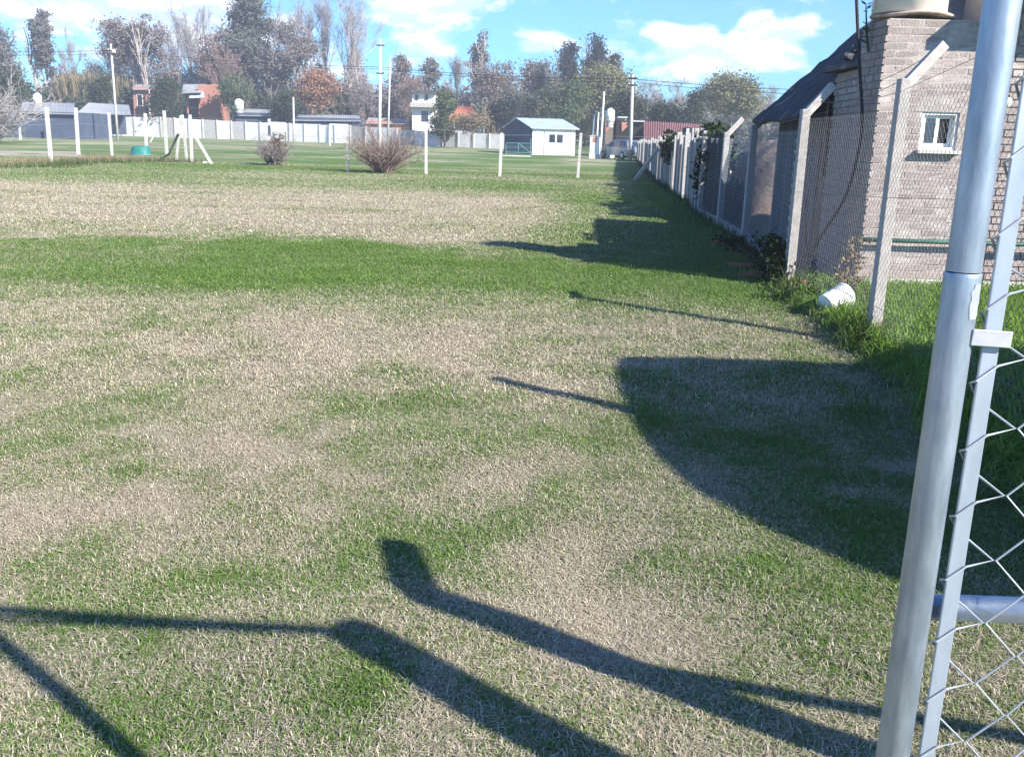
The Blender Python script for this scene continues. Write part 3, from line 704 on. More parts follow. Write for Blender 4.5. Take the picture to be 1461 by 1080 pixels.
# black cloth tied on the fence, and the heap of rubble it half hides
tr = random.Random(12); b = MB(); K = 24; Hn = 8
for i in range(K + 1):
    y = 15.9 + (20.7 - 15.9) * i / K
    x = np.interp(y, [15.71, 18.5, 20.99], [3.77, 3.93, 4.0]) + .05 + .05 * math.sin(i * 1.7)
    top = (.95 if y < 18.4 else 1.72) + .10 * math.sin(i * 2.3) + tr.uniform(-.05, .05)
    for j in range(Hn + 1): b.v.append((x + tr.uniform(-.015, .015), y, .04 + (top - .04) * j / Hn))
for i in range(K):
    for j in range(Hn): q = i * (Hn + 1) + j; b.f.append((q, q + Hn + 1, q + Hn + 2, q + 1))
cl = b.build('black_cloth', M['tarp']); so = cl.modifiers.new('thick', 'SOLIDIFY'); so.thickness = .006
tag(cl, 'torn black cloth tied along the wire fence past the dark boards', 'cloth')
b = MB(); xs = np.linspace(4.2, 7.2, 26); ys = np.linspace(17.4, 24.2, 40); V = []
for yy in ys:
    for xx in xs:
        f = max(0, 1 - ((xx - 5.7) / 1.5) ** 2) * max(0, 1 - ((yy - 20.8) / 3.4) ** 2); V.append((xx, yy, -.05 + 1.75 * f ** .6 + .25 * (fbm(np.array([xx]), np.array([yy]), .7, 5)[0] - .5) * f))
n_ = len(xs); b.v = V; b.f = [(j * n_ + i, j * n_ + i + 1, (j + 1) * n_ + i + 1, (j + 1) * n_ + i) for j in range(len(ys) - 1) for i in range(n_ - 1)]
rub = b.build('rubble', M['soil']); rub['kind'] = 'stuff'; rub['label'] = 'heap of brown soil and broken brick behind the fence'; rub['category'] = 'rubble'
MB().bar(at(1037, 240, 20.4), at(1052, 262, 20.4), .07, .03).build('plank', M['white']); tag(bpy.data.objects['plank'], 'short white plank leaning behind the wire fence by the rubble', 'plank')

# small things at the foot of the fence
bk = thing('bucket', 'white plastic bucket lying on its side in the grass beside the near concrete post', 'bucket', (3.14, 8.75, .14))
ax = Vector((.80, .42, .32)).normalized(); rot = ax.to_track_quat('Z', 'Y').to_matrix().to_4x4(); M4 = Matrix.Translation(Vector((2.90, 8.62, .185)) - ax * .06) @ rot @ Matrix.Scale(.8, 4)
MB().lathe([(.118, .0), (.122, .004), (.126, .05), (.14, .30), (.147, .305), (.147, .325), (.140, .33), (.134, .32), (.118, .015)], (0, 0, 0), 28, M4).build('shell', M['white_plastic'], bk, smooth=True)
MB().lathe([(.0, .012), (.121, .012)], (0, 0, 0), 28, M4).build('bottom', M['white_plastic'], bk)
MB().tube([tuple(M4 @ Vector((.15 * math.cos(u), .15 * math.sin(u), .29 - .10 * math.sin(u)))) for u in np.linspace(0, math.pi, 14)], .003, 5).build('handle', M['wire'], bk)
q = G(1139, 417, .03)
hb = thing('hollow_brick', 'red hollow brick standing at the foot of the fence post', 'brick', (q.x, q.y, .0))
b = MB(); S_ = .15; w_ = .014
for i in range(4):
    u = -S_ / 2 + i * (S_ - w_) / 3
    b.box((q.x + u, q.y - .12, .02), (q.x + u + w_, q.y + .12, .02 + S_)) if i in (0, 3) else b.box((q.x + u, q.y - .12, .034), (q.x + u + w_, q.y + .12, .02 + S_ - w_))
for i in (0, 1.5, 3): b.box((q.x - S_ / 2 + w_, q.y - .1195, .02 + i * (S_ - w_) / 3), (q.x + S_ / 2 - w_, q.y + .1195, .02 + i * (S_ - w_) / 3 + w_))
b.build('shell', M['terracotta'], hb)
def rock(px, py, r, label, name='stone', z=0, mt='stone', Yd=None):
    g = G(px, py, z); rr = random.Random(px); b = MB().lathe([(0, -r * .5), (r * .8, -r * .4), (r, 0), (r * .75, r * .5), (.3 * r, r * .7), (0, r * .72)], (g.x, g.y, r * .35 + z), 9)
    b.v = [(x + rr.uniform(-.12, .12) * r, y + rr.uniform(-.12, .12) * r, z_ + rr.uniform(-.1, .1) * r) for x, y, z_ in b.v]
    return tag(b.build(name, M[mt], smooth=True), label, 'stone')
rock(1124, 444, .055, 'small pale stone on the grass edge left of the white bucket')
rock(292, 234, .10, 'small white stone beside the leaning braced posts', mt='white')
rock(867, 226, .55, 'large white boulder on the lawn in front of the parked car', mt='white')
for (px, py, ln) in ((1085, 398, .5), (1060, 385, .4), (1042, 352, .6)):
    g = G(px, py); tag(MB().bar((g.x - ln / 2, g.y + .05, .035), (g.x + ln / 2, g.y - .03, .04), .09, .05, side=(0, 0, 1)).build('broken_board', M['terracotta']), {.5: 'reddish broken board lying in the grass nearest the fence corner post', .4: 'shorter reddish broken board lying in the shade by the fence', .6: 'longest reddish broken board lying furthest along the fence foot'}[ln], 'board')

# ------------------------------------------------------------------ gate, near right
GY = .905; GS = .905 / .97
gp0 = at(1352, 540, GY)
gp = thing('gate_post', 'galvanised steel pipe post in the near foreground with a joint sleeve', 'gate post', (gp0.x, GY, 0))
r1 = .0172 * GS; r2 = .0183 * GS
zj = at(1374, 386, GY).z
MB().tube([(gp0.x, GY, zj - .0005), (gp0.x, GY, 2.0)], r1, 40, cap=False).build('upper_tube', M['galv'], gp, smooth=True)
b = MB().lathe([(r2, -zj - .2), (r2, -.005), (r2 * .975, -.001), (r1 * 1.003, .0)], (gp0.x, GY, zj - .0015), 40); b.build('lower_tube', M['galv'], gp, smooth=True)
zs0, zs1 = at(1374, 452, GY).z, at(1374, 402, GY).z; sm_ = MB(); K = 9        # smear of pale paint under the joint
for i in range(K + 1):
    f = i / K; hw = .16 + .10 * math.sin(f * 2.6 + .4) + (.05 if i % 3 == 1 else 0); c_ = -1.02 + .05 * math.sin(i * 1.7)
    for s in (-1, -.33, .33, 1): a_ = c_ + s * hw * 1.4; sm_.v.append((gp0.x + (r2 + .0005) * math.cos(a_), GY + (r2 + .0005) * math.sin(a_), zs0 + (zs1 - zs0) * f))
for i in range(K):
    for j in range(3): q_ = i * 4 + j; sm_.f.append((q_, q_ + 1, q_ + 5, q_ + 4))
sm_.build('paint_smear', mat('zinc_paint', (.34, .36, .39), .6, (.26, .28, .31), 60, .9, metallic=.2), gp, smooth=True)
# lintel pipe overhead, on a second post out of the picture
lp = thing('gate_lintel', 'overhead pipe and thick round post of the gate opening', 'gate lintel', (1.68, .89, 0))
MB().tube([(1.68, .89, 1.955), (gp0.x - .03, .945, 2.012)], .024, 14).build('lintel', M['galv'], lp, smooth=True)
MB().lathe([(.085, -2.05), (.085, -.05), (.065, -.015), (0, 0)], (1.68, .89, 2.0), 20).build('post', M['old_wood'], lp, smooth=True)
lp2 = thing('side_post', 'bent concrete post with a steel rail beside the gate, out of the picture', 'post', (1.72, 1.54, 0))
gb = G(592, 850); kk = 1 / math.tan(SUN_EL); sx0, sy0 = SX / math.hypot(SX, SY), SY / math.hypot(SX, SY); zb_ = 1.72
bp_ = Vector((gb.x + sx0 * kk * zb_, gb.y + sy0 * kk * zb_, zb_)); gd = (G(1250, 1082) - gb).normalized() * (kk * zb_); bb_ = Vector((gb.x + gd.x, gb.y + gd.y, -.1)); gt = G(566, 775); zt_ = zb_ + .26; tp_ = Vector((gt.x + sx0 * kk * zt_, gt.y + sy0 * kk * zt_, zt_))
lp2.location = (bb_.x, bb_.y, 0)
MB().tube([bb_, bp_, bp_.lerp(tp_, .08) + Vector((0, 0, .02)), tp_], [.075, .07, .068, .06], 12).build('shaft', M['concrete'], lp2)
rb_ = bb_.lerp(bp_, .7); MB().tube([(rb_.x, rb_.y, 1.2), (rb_.x + 1.6, rb_.y - .48, 1.2)], .03, 10).build('rail', M['galv'], lp2)
# gate leaf
gate = thing('gate_leaf', 'galvanised chain-link gate leaf with a flat stile at the right edge', 'gate', (.55, GY, 0))
s0 = at(1411, 480, GY); sxx = s0.x; sw = 24 / 1350 * GS
b = MB(); b.box((sxx - sw * .52, GY - .008, .12), (sxx + sw * .48, GY - .004, 1.965)); b.box((sxx + sw * .30, GY - .004, .12), (sxx + sw * .48, GY + .02, 1.965))
b.build('stile', M['galv_flat'], gate, bevel=.001)
rl = at(1398, 886, GY); rr_ = 42 / 1350 * .97 / 2 * GS
MB().tube([(gp0.x + r2 + .001, GY + .03, rl.z), (1.585, GY + .0, rl.z + .0)], rr_, 18).build('middle_rail', M['galv'], gate, smooth=True)
MB().tube([(sxx, GY + .022, 1.955), (1.585, GY - .02, 1.955)], .013, 12).build('top_rail', M['galv'], gate, smooth=True)
MB().tube([(sxx, GY + .022, .14), (1.585, GY - .02, .14)], .013, 12).build('bottom_rail', M['galv'], gate, smooth=True)
MB().box((1.57, GY - .03, .12), (1.595, GY, 1.965)).build('rear_stile', M['galv_flat'], gate)
HW, HZ = .0395 * GS, .0378 * GS; xk = at(1427, 702, GY); rad = .0013
x0 = xk.x - HW; zk = xk.z
mb = MB(); zb = zk - HZ * 31
xl, xr = sxx - sw * .52, sxx + sw * .48
for i in range(28):
    path = []
    for k in range(53):
        rgt = (k + 31 + i) % 2 == 0
        xx = x0 + (i + (1 if rgt else 0)) * HW; zz = zb + k * HZ
        if not (.13 < zz < 1.94): continue
        if i == 0 and not rgt:                                  # round the flat stile: behind it, over its edge, back across its face
            path += [(xr + .001, GY + .021, zz - HZ * .45), (xl - .0016, GY + .002, zz + HZ * .20), (xl - .0014, GY - .010, zz + HZ * .34), (xr, GY - .0102, zz + HZ * .78)]
            continue
        path.append((xx - (.0015 if rgt else -.0015), GY - .012 + (rad * 1.3 if (i + rgt) % 2 else -rad * 1.3), zz))
    mb.tube(path, rad, 6, cap=False)
mb.build('wire_mesh', M['wire'], gate)
c0, c1 = at(1386, 481, GY - .014), at(1443, 485, GY - .014)
cb = MB(); cb.bar(c0, c1, .016, .0035, side=(0, 0, 1)); cb.bar(c0 + Vector((-.004, .014, 0)), c0 + Vector((.004, .0, 0)), .014, .004, side=(0, 0, 1)); cb.build('strap', mat('strap_plastic', (.40, .41, .43), .45, (.31, .32, .34), 60, .8), gate, bevel=.001)

# ------------------------------------------------------------------ air
hb_ = MB().box((-330, -60, -1.6), (330, 260, 34)).build('haze', bpy.data.materials.new('haze_air')); hb_['kind'] = 'stuff'
hm = hb_.data.materials[0]; hm.use_nodes = True; ht = N(hm.node_tree)
hm.node_tree.nodes.remove(hm.node_tree.nodes['Principled BSDF'])
pvn = ht.n('ShaderNodeVolumePrincipled'); pvn.inputs['Density'].default_value = HAZE; pvn.inputs['Color'].default_value = (.90, .93, 1.0, 1); pvn.inputs['Anisotropy'].default_value = 0.2
ht.l(pvn.outputs[0], hm.node_tree.nodes['Material Output'].inputs['Volume'])

# ------------------------------------------------------------------ far side of the field
def bx(mb, px0, px1, py0, py1, Yd, depth, mtn=None):
    """upright block whose front fills the given photo rectangle at distance Yd"""
    a = at(px0, py1, Yd); b = at(px1, py0, Yd); mb.box((a.x, Yd, a.z), (b.x, Yd + depth, b.z)); return a, b
def sheet_roof(parent, name, pts, material, n=14, amp=.03):
    """corrugated sheet between near-left, near-right, far-right, far-left points"""
    A, B, Cc, D = (Vector(p) for p in pts); b = MB(); K = n * 4
    for i in range(K + 1):
        f = i / K; h = Vector((0, 0, amp * math.cos(math.pi * (i % 4) / 2)))
        p, q = A.lerp(B, f) + h, D.lerp(Cc, f) + h
        b.v += [tuple(p), tuple(q), tuple(p - Vector((0, 0, .06))), tuple(q - Vector((0, 0, .06)))]
    for i in range(K):
        k = i * 4; b.f += [(k, k + 4, k + 5, k + 1), (k + 2, k + 3, k + 7, k + 6), (k, k + 2, k + 6, k + 4), (k + 1, k + 5, k + 7, k + 3)]
    b.f += [(0, 1, 3, 2), (K * 4, K * 4 + 2, K * 4 + 3, K * 4 + 1)]
    return b.build(name, material, parent)

# white slab wall
wall = thing('slab_wall', 'long white wall of precast slabs across the far side of the field', 'wall', (-20, 120, 0))
WP = [(118, 168, 188, 140), (229, 167, 194, 136), (330, 173, 197, 133), (500, 179.5, 205, 127), (590, 186, 209, 122), (722, 192, 213, 116)]
pv = None; rw = random.Random(8)
for (a, b_) in zip(WP[:-1], WP[1:]):
    A, B = at(a[0], a[1], a[3]), at(b_[0], b_[1], b_[3]); Ln = math.hypot(B.x - A.x, B.y - A.y); n = max(1, round(Ln / 2.3))
    for i in range(n):
        P, Q = A.lerp(B, i / n), A.lerp(B, (i + 1) / n); d = Vector((Q.x - P.x, Q.y - P.y, 0)).normalized(); nn = Vector((-d.y, d.x, 0)) * .05
        MB().box((P.x - .09, P.y - .09, -.3), (P.x + .09, P.y + .09, P.z + .05)).build('post', M['pale_concrete'], wall)
        P2, Q2 = P + d * .1, Q - d * .1; dz = rw.uniform(-.06, .03)
        MB().prism([(P2.x, P2.y, -.3), (Q2.x, Q2.y, -.3), (Q2.x, Q2.y, Q.z + dz), (P2.x, P2.y, P.z + dz)], nn, 1).build('panel', M['plaster'] if rw.random() < .8 else M['pale_concrete'], wall)

# slate blue building on the left with two low roofs
sb = thing('low_building', 'long low slate blue building under grey sheet roofs at far left', 'building', (-50, 104, 0))
t = MB(); bx(t, 14, 112, 161, 199, 100, 8); t.build('wall', M['blue_wall'], sb)
t = MB(); bx(t, 112.2, 152, 162, 191, 126, 6); t.build('wall', M['blue_wall'], sb)
t = MB(); bx(t, 113, 153, 184, 191, 125.8, .19); t.build('plinth', M['plaster'], sb)
sheet_roof(sb, 'roof', (at(26, 161, 99.6), at(108, 163, 99.6), at(106, 147.5, 108), at(34, 146, 108)), M['grey_metal'], 40, .05)
sheet_roof(sb, 'roof', (at(111, 161, 125), at(187, 164, 125), at(184, 150, 133), at(127, 147, 133)), M['grey_metal'], 40, .05)
def water_tank(px0, px1, py0, py1, Yd, label, mt='white_plastic'):
    a, b = at(px0, py1, Yd), at(px1, py0, Yd); r = (b.x - a.x) / 2; h = b.z - a.z; c = ((a.x + b.x) / 2, Yd, a.z)
    th_ = thing('roof_tank', label, 'water tank', c)
    MB().lathe([(r * .93, 0), (r, .04 * h), (r, .38 * h), (r * 1.03, .4 * h), (r * 1.03, .44 * h), (r, .46 * h), (r, .74 * h), (r * .75, .88 * h), (r * .38, .95 * h), (0, .95 * h)], c, 18).build('shell', M[mt], th_, smooth=True)
    MB().lathe([(r * .34, .945 * h), (r * .36, .99 * h), (0, h)], c, 12).build('lid', M[mt], th_)
    MB().lathe([(r * .8, -.5), (r * .8, 0)], c, 12).build('stand', M['concrete'], th_)
    return th_
water_tank(48.5, 58.5, 133, 147.5, 105, 'small white water tank on the low slate blue building at far left')
water_tank(335, 347, 141.5, 156, 137, 'small white water tank above the white wall right of the brick houses')
water_tank(864, 877.5, 154.5, 173, 80, 'white water tank on a stand beside the dark house with the maroon roof')

# two brick houses behind the wall
def small_house(name, label, Yd, front, side, roof, openings, mt, rmt, depth=5):
    h = thing(name, label, 'house', (at(front[0], front[3], Yd).x, Yd, 0))
    a, b = at(front[0], front[3], Yd), at(front[1], front[2], Yd)
    t = MB(); t.box((a.x, Yd, -.3), (b.x, Yd + depth, b.z)); t.build('wall', M[mt], h)
    for (x0, x1, y0, y1, kind) in openings:
        p, q = at(x0, y1, Yd - .06), at(x1, y0, Yd - .06)
        f = MB(); e = .07
        for lo, hi in (((p.x, p.z), (p.x + e, q.z)), ((q.x - e, p.z), (q.x, q.z)), ((p.x + e, p.z), (q.x - e, p.z + e)), ((p.x + e, q.z - e), (q.x - e, q.z))): f.box((lo[0], Yd - .05, lo[1]), (hi[0], Yd - .002, hi[1]))
        o = f.build(kind, M['white'] if kind == 'window' else M['old_wood'], h)
        MB().box((p.x + e, Yd - .035, p.z + e), (q.x - e, Yd - .004, q.z - e)).build('pane' if kind == 'window' else 'leaf', M['glass'] if kind == 'window' else M['dark'], o)
    return h
h1 = small_house('brick_house', 'left small red brick house half hidden by a dark tree behind the white wall', 148, (192, 217, 125, 168), None, None, [(196, 203, 135, 152, 'window')], 'red_brick', 'grey_metal')
sheet_roof(h1, 'roof', (at(190, 128, 147.3), at(220, 128, 147.3), at(218, 121, 154), at(194, 121, 154)), M['grey_metal'], 16, .06)
t = MB(); t.tube([at(213.5, 165, 147), at(212.5, 128, 147)], .12, 6); t.build('porch_post', M['white'], h1)
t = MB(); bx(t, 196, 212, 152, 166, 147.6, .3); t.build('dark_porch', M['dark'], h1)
h2 = small_house('brick_house', 'right small red brick house with a porch and pale sheet roof behind the white wall', 146, (284, 311, 122, 168), None, None, [], 'red_brick', 'grey_metal')
t = MB(); bx(t, 266, 283.9, 132, 168, 148.5, 3); t.build('porch_wall', M['dark_board'], h2)
for px in (268, 284.5): MB().tube([at(px, 163, 145.4), at(px, 133, 145.4)], .14, 6).build('porch_post', M['red_brick'], h2)
t = MB(); bx(t, 266, 286, 153, 156, 145.3, .1); t.build('railing', M['dark'], h2)
sheet_roof(h2, 'roof', (at(259, 133, 144.5), at(288, 132, 144.5), at(297, 120.5, 152), at(262, 120.5, 152)), M['grey_metal'], 16, .06)
t = MB(); t.prism([at(296, 122, 146.1), at(311, 122.5, 146.1), at(304, 120, 146.1)], (0, 1, 0), 3); t.build('gable', M['red_brick'], h2)
sheet_roof(h2, 'porch_roof', (at(270, 140, 144.2), at(292, 139, 144.2), at(291, 131.5, 146), at(272, 131.5, 146)), M['blue_metal'], 12, .05)
# low grey roofs behind the wall
def low_shed(px0, px1, py0, py1, Yd, label, dep=5, mt='blue_wall'):
    h = thing('shed', label, 'shed', (at(px0, 170, Yd).x, Yd, 0))
    t = MB(); bx(t, px0 + 1, px1 - 1, (py0 + py1) / 2 + 2, 200, Yd + .4, dep); t.build('wall', M[mt], h)
    sheet_roof(h, 'roof', (at(px0, py1, Yd), at(px1, py1 + 1, Yd), at(px1 - 2, py0 + 2, Yd + dep + 1), at(px0 + 4, py0, Yd + dep + 1)), M['grey_metal'], 36, .05)
    return h
low_shed(334, 393, 155, 165, 138, 'low shed with a pale grey roof below the small white tank, behind the wall')
low_shed(420, 515, 163, 172, 133, 'long low shed with a grey roof right of the russet tree, behind the wall')
low_shed(522, 585, 168, 176, 128, 'low shed with a dull brown grey roof left of the two storey house', mt='orange_roof')
# two storey house
h3 = small_house('two_storey_house', 'narrow two storey white house with a flat roof behind the wall', 127, (588, 623, 153, 205), None, None, [(600, 612, 158, 175, 'window')], 'plaster', 'dark_roof')
t = MB(); bx(t, 588, 621, 133, 147.5, 127.2, 5); t.build('upper_wall', M['plaster'], h3)
t = MB(); bx(t, 585, 624, 147.6, 152.8, 126, 6.5); t.build('balcony_slab', M['concrete'], h3)
t = MB(); bx(t, 586, 623, 129.5, 132.8, 126.5, 6.5); t.build('roof', M['dark_roof'], h3)
for x0 in (592, 606): 
    p_, q_ = at(x0, 143, 127.1), at(x0 + 5, 136, 127.1); MB().box((p_.x, 127.1, p_.z), (q_.x, 127.19, q_.z)).build('window', M['glass'], h3)
for x0 in range(590, 623, 4): MB().tube([at(x0, 147.4, 126.1), at(x0, 141, 126.1)], .02, 4).build('baluster', M['dark'], h3)
h4 = small_house('orange_roof_house', 'low house with an orange tile roof showing among shrubs behind the wall', 126, (640, 690, 172, 205), None, None, [], 'stone', 'orange_roof')
sheet_roof(h4, 'roof', (at(637, 173, 125), at(692, 176, 125), at(672, 152, 130), at(648, 152, 130)), M['orange_roof'], 20, .05)

# white prefab house
A0 = at(759, 219, 85); B0 = A0 + Vector((3.75, .5, 0)); D0 = A0 + Vector((-2.55, 8.6, 0)); C0 = B0 + (D0 - A0)
ph = thing('prefab_house', 'small white prefab house with a bluish metal roof standing on the field', 'house', (A0.x, A0.y, 0))
EZ, RZ = 2.28, 3.05
for P in (A0, B0, C0, D0): P.z = -.05
U = lambda P, z: Vector((P.x, P.y, z))
mid1, mid2 = (A0 + D0) / 2, (B0 + C0) / 2
MB().prism([U(A0, -.05), U(A0, EZ), U(mid1, RZ), U(D0, EZ), U(D0, -.05)], (B0 - A0), 1).build('wall', M['white'], ph)
MB().prism([U(A0, .02) - (B0 - A0) * .006, U(A0, EZ - .02) - (B0 - A0) * .006, U(mid1, RZ - .03) - (B0 - A0) * .006, U(D0, EZ - .02) - (B0 - A0) * .006, U(D0, .02) - (B0 - A0) * .006], (B0 - A0), .004).build('gable_side_shade', M['blue_wall'], ph)  # thin slate coloured sheet that darkens this gable for its shade
dn = (D0 - A0).normalized(); de = (B0 - A0).normalized()
def slope(P, Q, Rr, S, nm):
    o = sheet_roof(ph, nm, (P, Q, Rr, S), M['blue_metal'], 16, .025)
lo = -dn * .3; sx_ = de * .25
slope(U(A0, EZ - .02) + lo - sx_, U(B0, EZ - .02) + lo + sx_, U(mid2, RZ + .09) + sx_, U(mid1, RZ + .09) - sx_, 'roof')
slope(U(C0, EZ - .02) - lo + sx_, U(D0, EZ - .02) - lo - sx_, U(mid1, RZ + .09) - sx_, U(mid2, RZ + .09) + sx_, 'roof')
fn = Vector((de.y, -de.x, 0))
def face(u0, u1, z0, z1, nm, mt, par, off, th=.03):
    p = U(A0, z0) + de * u0 + fn * off; b = MB().prism([p, p + de * (u1 - u0), p + de * (u1 - u0) + Vector((0, 0, z1 - z0)), p + Vector((0, 0, z1 - z0))], fn, th)
    return b.build(nm, M[mt], par)
for u0 in (1.40, 2.08):
    wf = MB(); z0, z1 = .98, 1.82; u1 = u0 + .66
    for (a, b_, c, d) in ((u0, u0 + .06, z0, z1), (u1 - .06, u1, z0, z1), (u0 + .06, u1 - .06, z0, z0 + .06), (u0 + .06, u1 - .06, z1 - .06, z1)):
        p = U(A0, c) + de * a + fn * .004; wf.prism([p, p + de * (b_ - a), p + de * (b_ - a) + Vector((0, 0, d - c)), p + Vector((0, 0, d - c))], fn, .05)
    o = wf.build('window', M['white_plastic'], ph); face(u0 + .06, u1 - .06, z0 + .06, z1 - .06, 'pane', 'glass', o, .006, .015)
dr = face(1.02, 1.06, .02, 2.0, 'downpipe', 'dark', ph, .006)
for u0 in (2.95, 3.3): face(u0, u0 + .03, .02, 2.2, 'batten', 'concrete', ph, .006, .02)
ow, oe = at(722, 205, 84), at(757, 205, 84.5)
tg = thing('teal_gate', 'low teal metal gate with a diagonal brace beside the white prefab house', 'gate', (ow.x, 84, 0))
zt = ow.z + .05
for a_, b_ in (((ow.x, 84, zt), (oe.x, 84, zt)), ((ow.x, 84, .15), (oe.x, 84, .15)), ((ow.x, 84, 0), (ow.x, 84, zt)), ((oe.x, 84, 0), (oe.x, 84, zt + .45)), (((ow.x + oe.x) / 2, 84, 0.15), ((ow.x + oe.x) / 2, 84, zt)), (((ow.x + oe.x) / 2, 84, zt), (oe.x, 84, .15))):
    MB().tube([a_, b_], .035, 6).build('bar', M['teal_metal'], tg)
b = MB(); zig_mesh(b, (ow.x, 84), (oe.x, 84), .15, zt, .1, .007); b.build('mesh_panel', M['teal_metal'], tg)
q0, q1 = G(717, 223), G(756, 222)
tag(MB().box((q0.x, q0.y, -.05), (q1.x, q0.y + 1.6, .05)).build('slab', M['pale_concrete']), 'pale concrete slab on the grass in front of the teal gate', 'slab')

# right of the prefab house: meter pillar, car, dark house with maroon roof
P0, P1 = at(841, 225, 75), at(857, 195, 75)
mp = thing('meter_pillar', 'white plastered meter pillar with a brick base left of the parked car', 'pillar', ((P0.x + P1.x) / 2, 75, 0))
MB().box((P0.x, 75, .35), (P1.x, 75.5, P1.z)).build('body', M['plaster'], mp); MB().box((P0.x - .05, 74.95, -.1), (P1.x + .05, 75.55, .35)).build('base', M['stone'], mp)
MB().box((P0.x + .2, 74.97, P1.z - .45), (P1.x - .3, 74.998, P1.z - .08)).build('meter_box', M['terracotta'], mp); MB().box((P0.x - .06, 74.94, P1.z), (P1.x + .06, 75.56, P1.z + .07)).build('cap', M['pale_concrete'], mp)
dh = thing('dark_house', 'dark low house with a long maroon roof beyond the board fence', 'house', (12, 84, 0))
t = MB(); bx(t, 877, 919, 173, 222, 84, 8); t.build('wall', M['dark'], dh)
t = MB(); t.prism([at(864, 190, 83.9), at(864, 174, 83.9), at(878, 174, 83.9)], (0, 1, 0), .09); t.build('lit_patch', M['red_brick'], dh)  # sunlit triangles laid over the dark walls as brick coloured pieces
t = MB(); t.prism([at(887, 189, 83.9), at(887, 174.5, 83.9), at(901, 175, 83.9)], (0, 1, 0), .09); t.build('lit_patch', M['red_brick'], dh)
t = MB(); bx(t, 862, 877, 174, 222, 84.2, 6); t.build('side_wall', M['old_wood'], dh)
t = MB(); bx(t, 883, 894, 168.5, 173, 84.5, 2); t.build('chimney', M['concrete'], dh); t = MB(); bx(t, 881.5, 895.5, 166.8, 168.4, 84.3, 2.4); t.build('chimney_cap', M['pale_concrete'], dh)
t = MB(); bx(t, 900, 920, 172.3, 174, 83.6, 9); t.build('flat_roof', M['grey_metal'], dh)
sheet_roof(dh, 'roof', (at(919, 200, 79), at(1012, 203, 79), at(1020, 178.5, 86), at(919, 173, 86)), M['maroon'], 30, .04)
t = MB(); bx(t, 920, 1012, 199, 226, 80, 5); t.build('rear_wall', M['old_wood'], dh)
t = MB(); bx(t, 981, 1006, 183, 192, 79.0, 2.5); t.build('dormer_opening', M['dark'], dh); t = MB(); bx(t, 979.5, 983.5, 184, 191, 78.6, .3); t.build('dormer_post', M['white'], dh)

car = thing('parked_car', 'silver hatchback parked by the dark house beyond the utility pole', 'car', (at(882, 226, 74).x, 74, 0))
cc = at(884, 226, 74); MC = Matrix.Translation((cc.x + .25, 75.6, .02)) @ Matrix.Rotation(R(122), 4, 'Z')
def carpart(name, pts, y0, y1, mt, par, inset=0.0):
    """side profile pts (x,z) extruded across the car, narrowing to the top by inset"""
    b = MB(); n = len(pts); zmax = max(p[1] for p in pts); zmin = min(p[1] for p in pts)
    for s in (y0, y1):
        for x, z in pts: b.v.append(tuple(MC @ Vector((x, s - math.copysign(inset, s) * (z - zmin) / (zmax - zmin + 1e-6), z))))
    b.f.append(tuple(range(n))[::-1]); b.f.append(tuple(range(n, 2 * n)))
    for i in range(n): b.f.append((i, (i + 1) % n, n + (i + 1) % n, n + i))
    return b.build(name, M[mt], par, bevel=.02)
body = carpart('body', [(-1.85, .28), (-1.92, .55), (-1.85, .88), (-.95, .92), (1.0, .92), (1.75, .80), (1.92, .62), (1.9, .28)], -.85, .85, 'car_paint', car)
cab = carpart('cabin', [(-1.78, .90), (-1.55, 1.36), (-1.2, 1.46), (.1, 1.46), (.45, 1.34), (1.08, .90)], -.80, .80, 'car_paint', car, .16)
carpart('windscreen', [(.20, 1.41), (.47, 1.33), (1.02, .95), (.9, .95)], -.62, .62, 'glass', car, .02); carpart('rear_window', [(-1.79, .98), (-1.60, 1.34), (-1.5, 1.34), (-1.66, .98)], -.62, .62, 'glass', car, .02)
for s in (-1, 1):
    carpart('side_window', [(-1.45, .97), (-1.3, 1.34), (-.1, 1.36), (.3, 1.28), (.72, .97)], s * .775 - .012, s * .775 + .012, 'glass', car)
    for x in (-1.2, 1.2):
        b = MB(); MW = MC @ Matrix.Translation((x, s * .78, .31)) @ Matrix.Rotation(R(90), 4, 'X')
        b.lathe([(.0, -.1), (.27, -.1), (.31, -.06), (.31, .06), (.27, .1), (0, .1)], (0, 0, 0), 20, MW); wh = b.build('wheel', M['black_rubber'], car)
        MB().lathe([(0, -.112), (.17, -.108), (.17, .108), (0, .112)], (0, 0, 0), 12, MW).build('rim', M['galv'], wh)
    carpart('headlight', [(1.80, .66), (1.86, .78), (1.925, .64)], s * .55, s * .82, 'white', car); carpart('tail_light', [(-1.93, .60), (-1.90, .85), (-1.83, .85), (-1.84, .6)], s * .6, s * .84, 'red_brick', car)
    carpart('mirror', [(.62, .98), (.62, 1.1), (.74, 1.1), (.74, .98)], s * .86, s * .98, 'black_rubber', car)

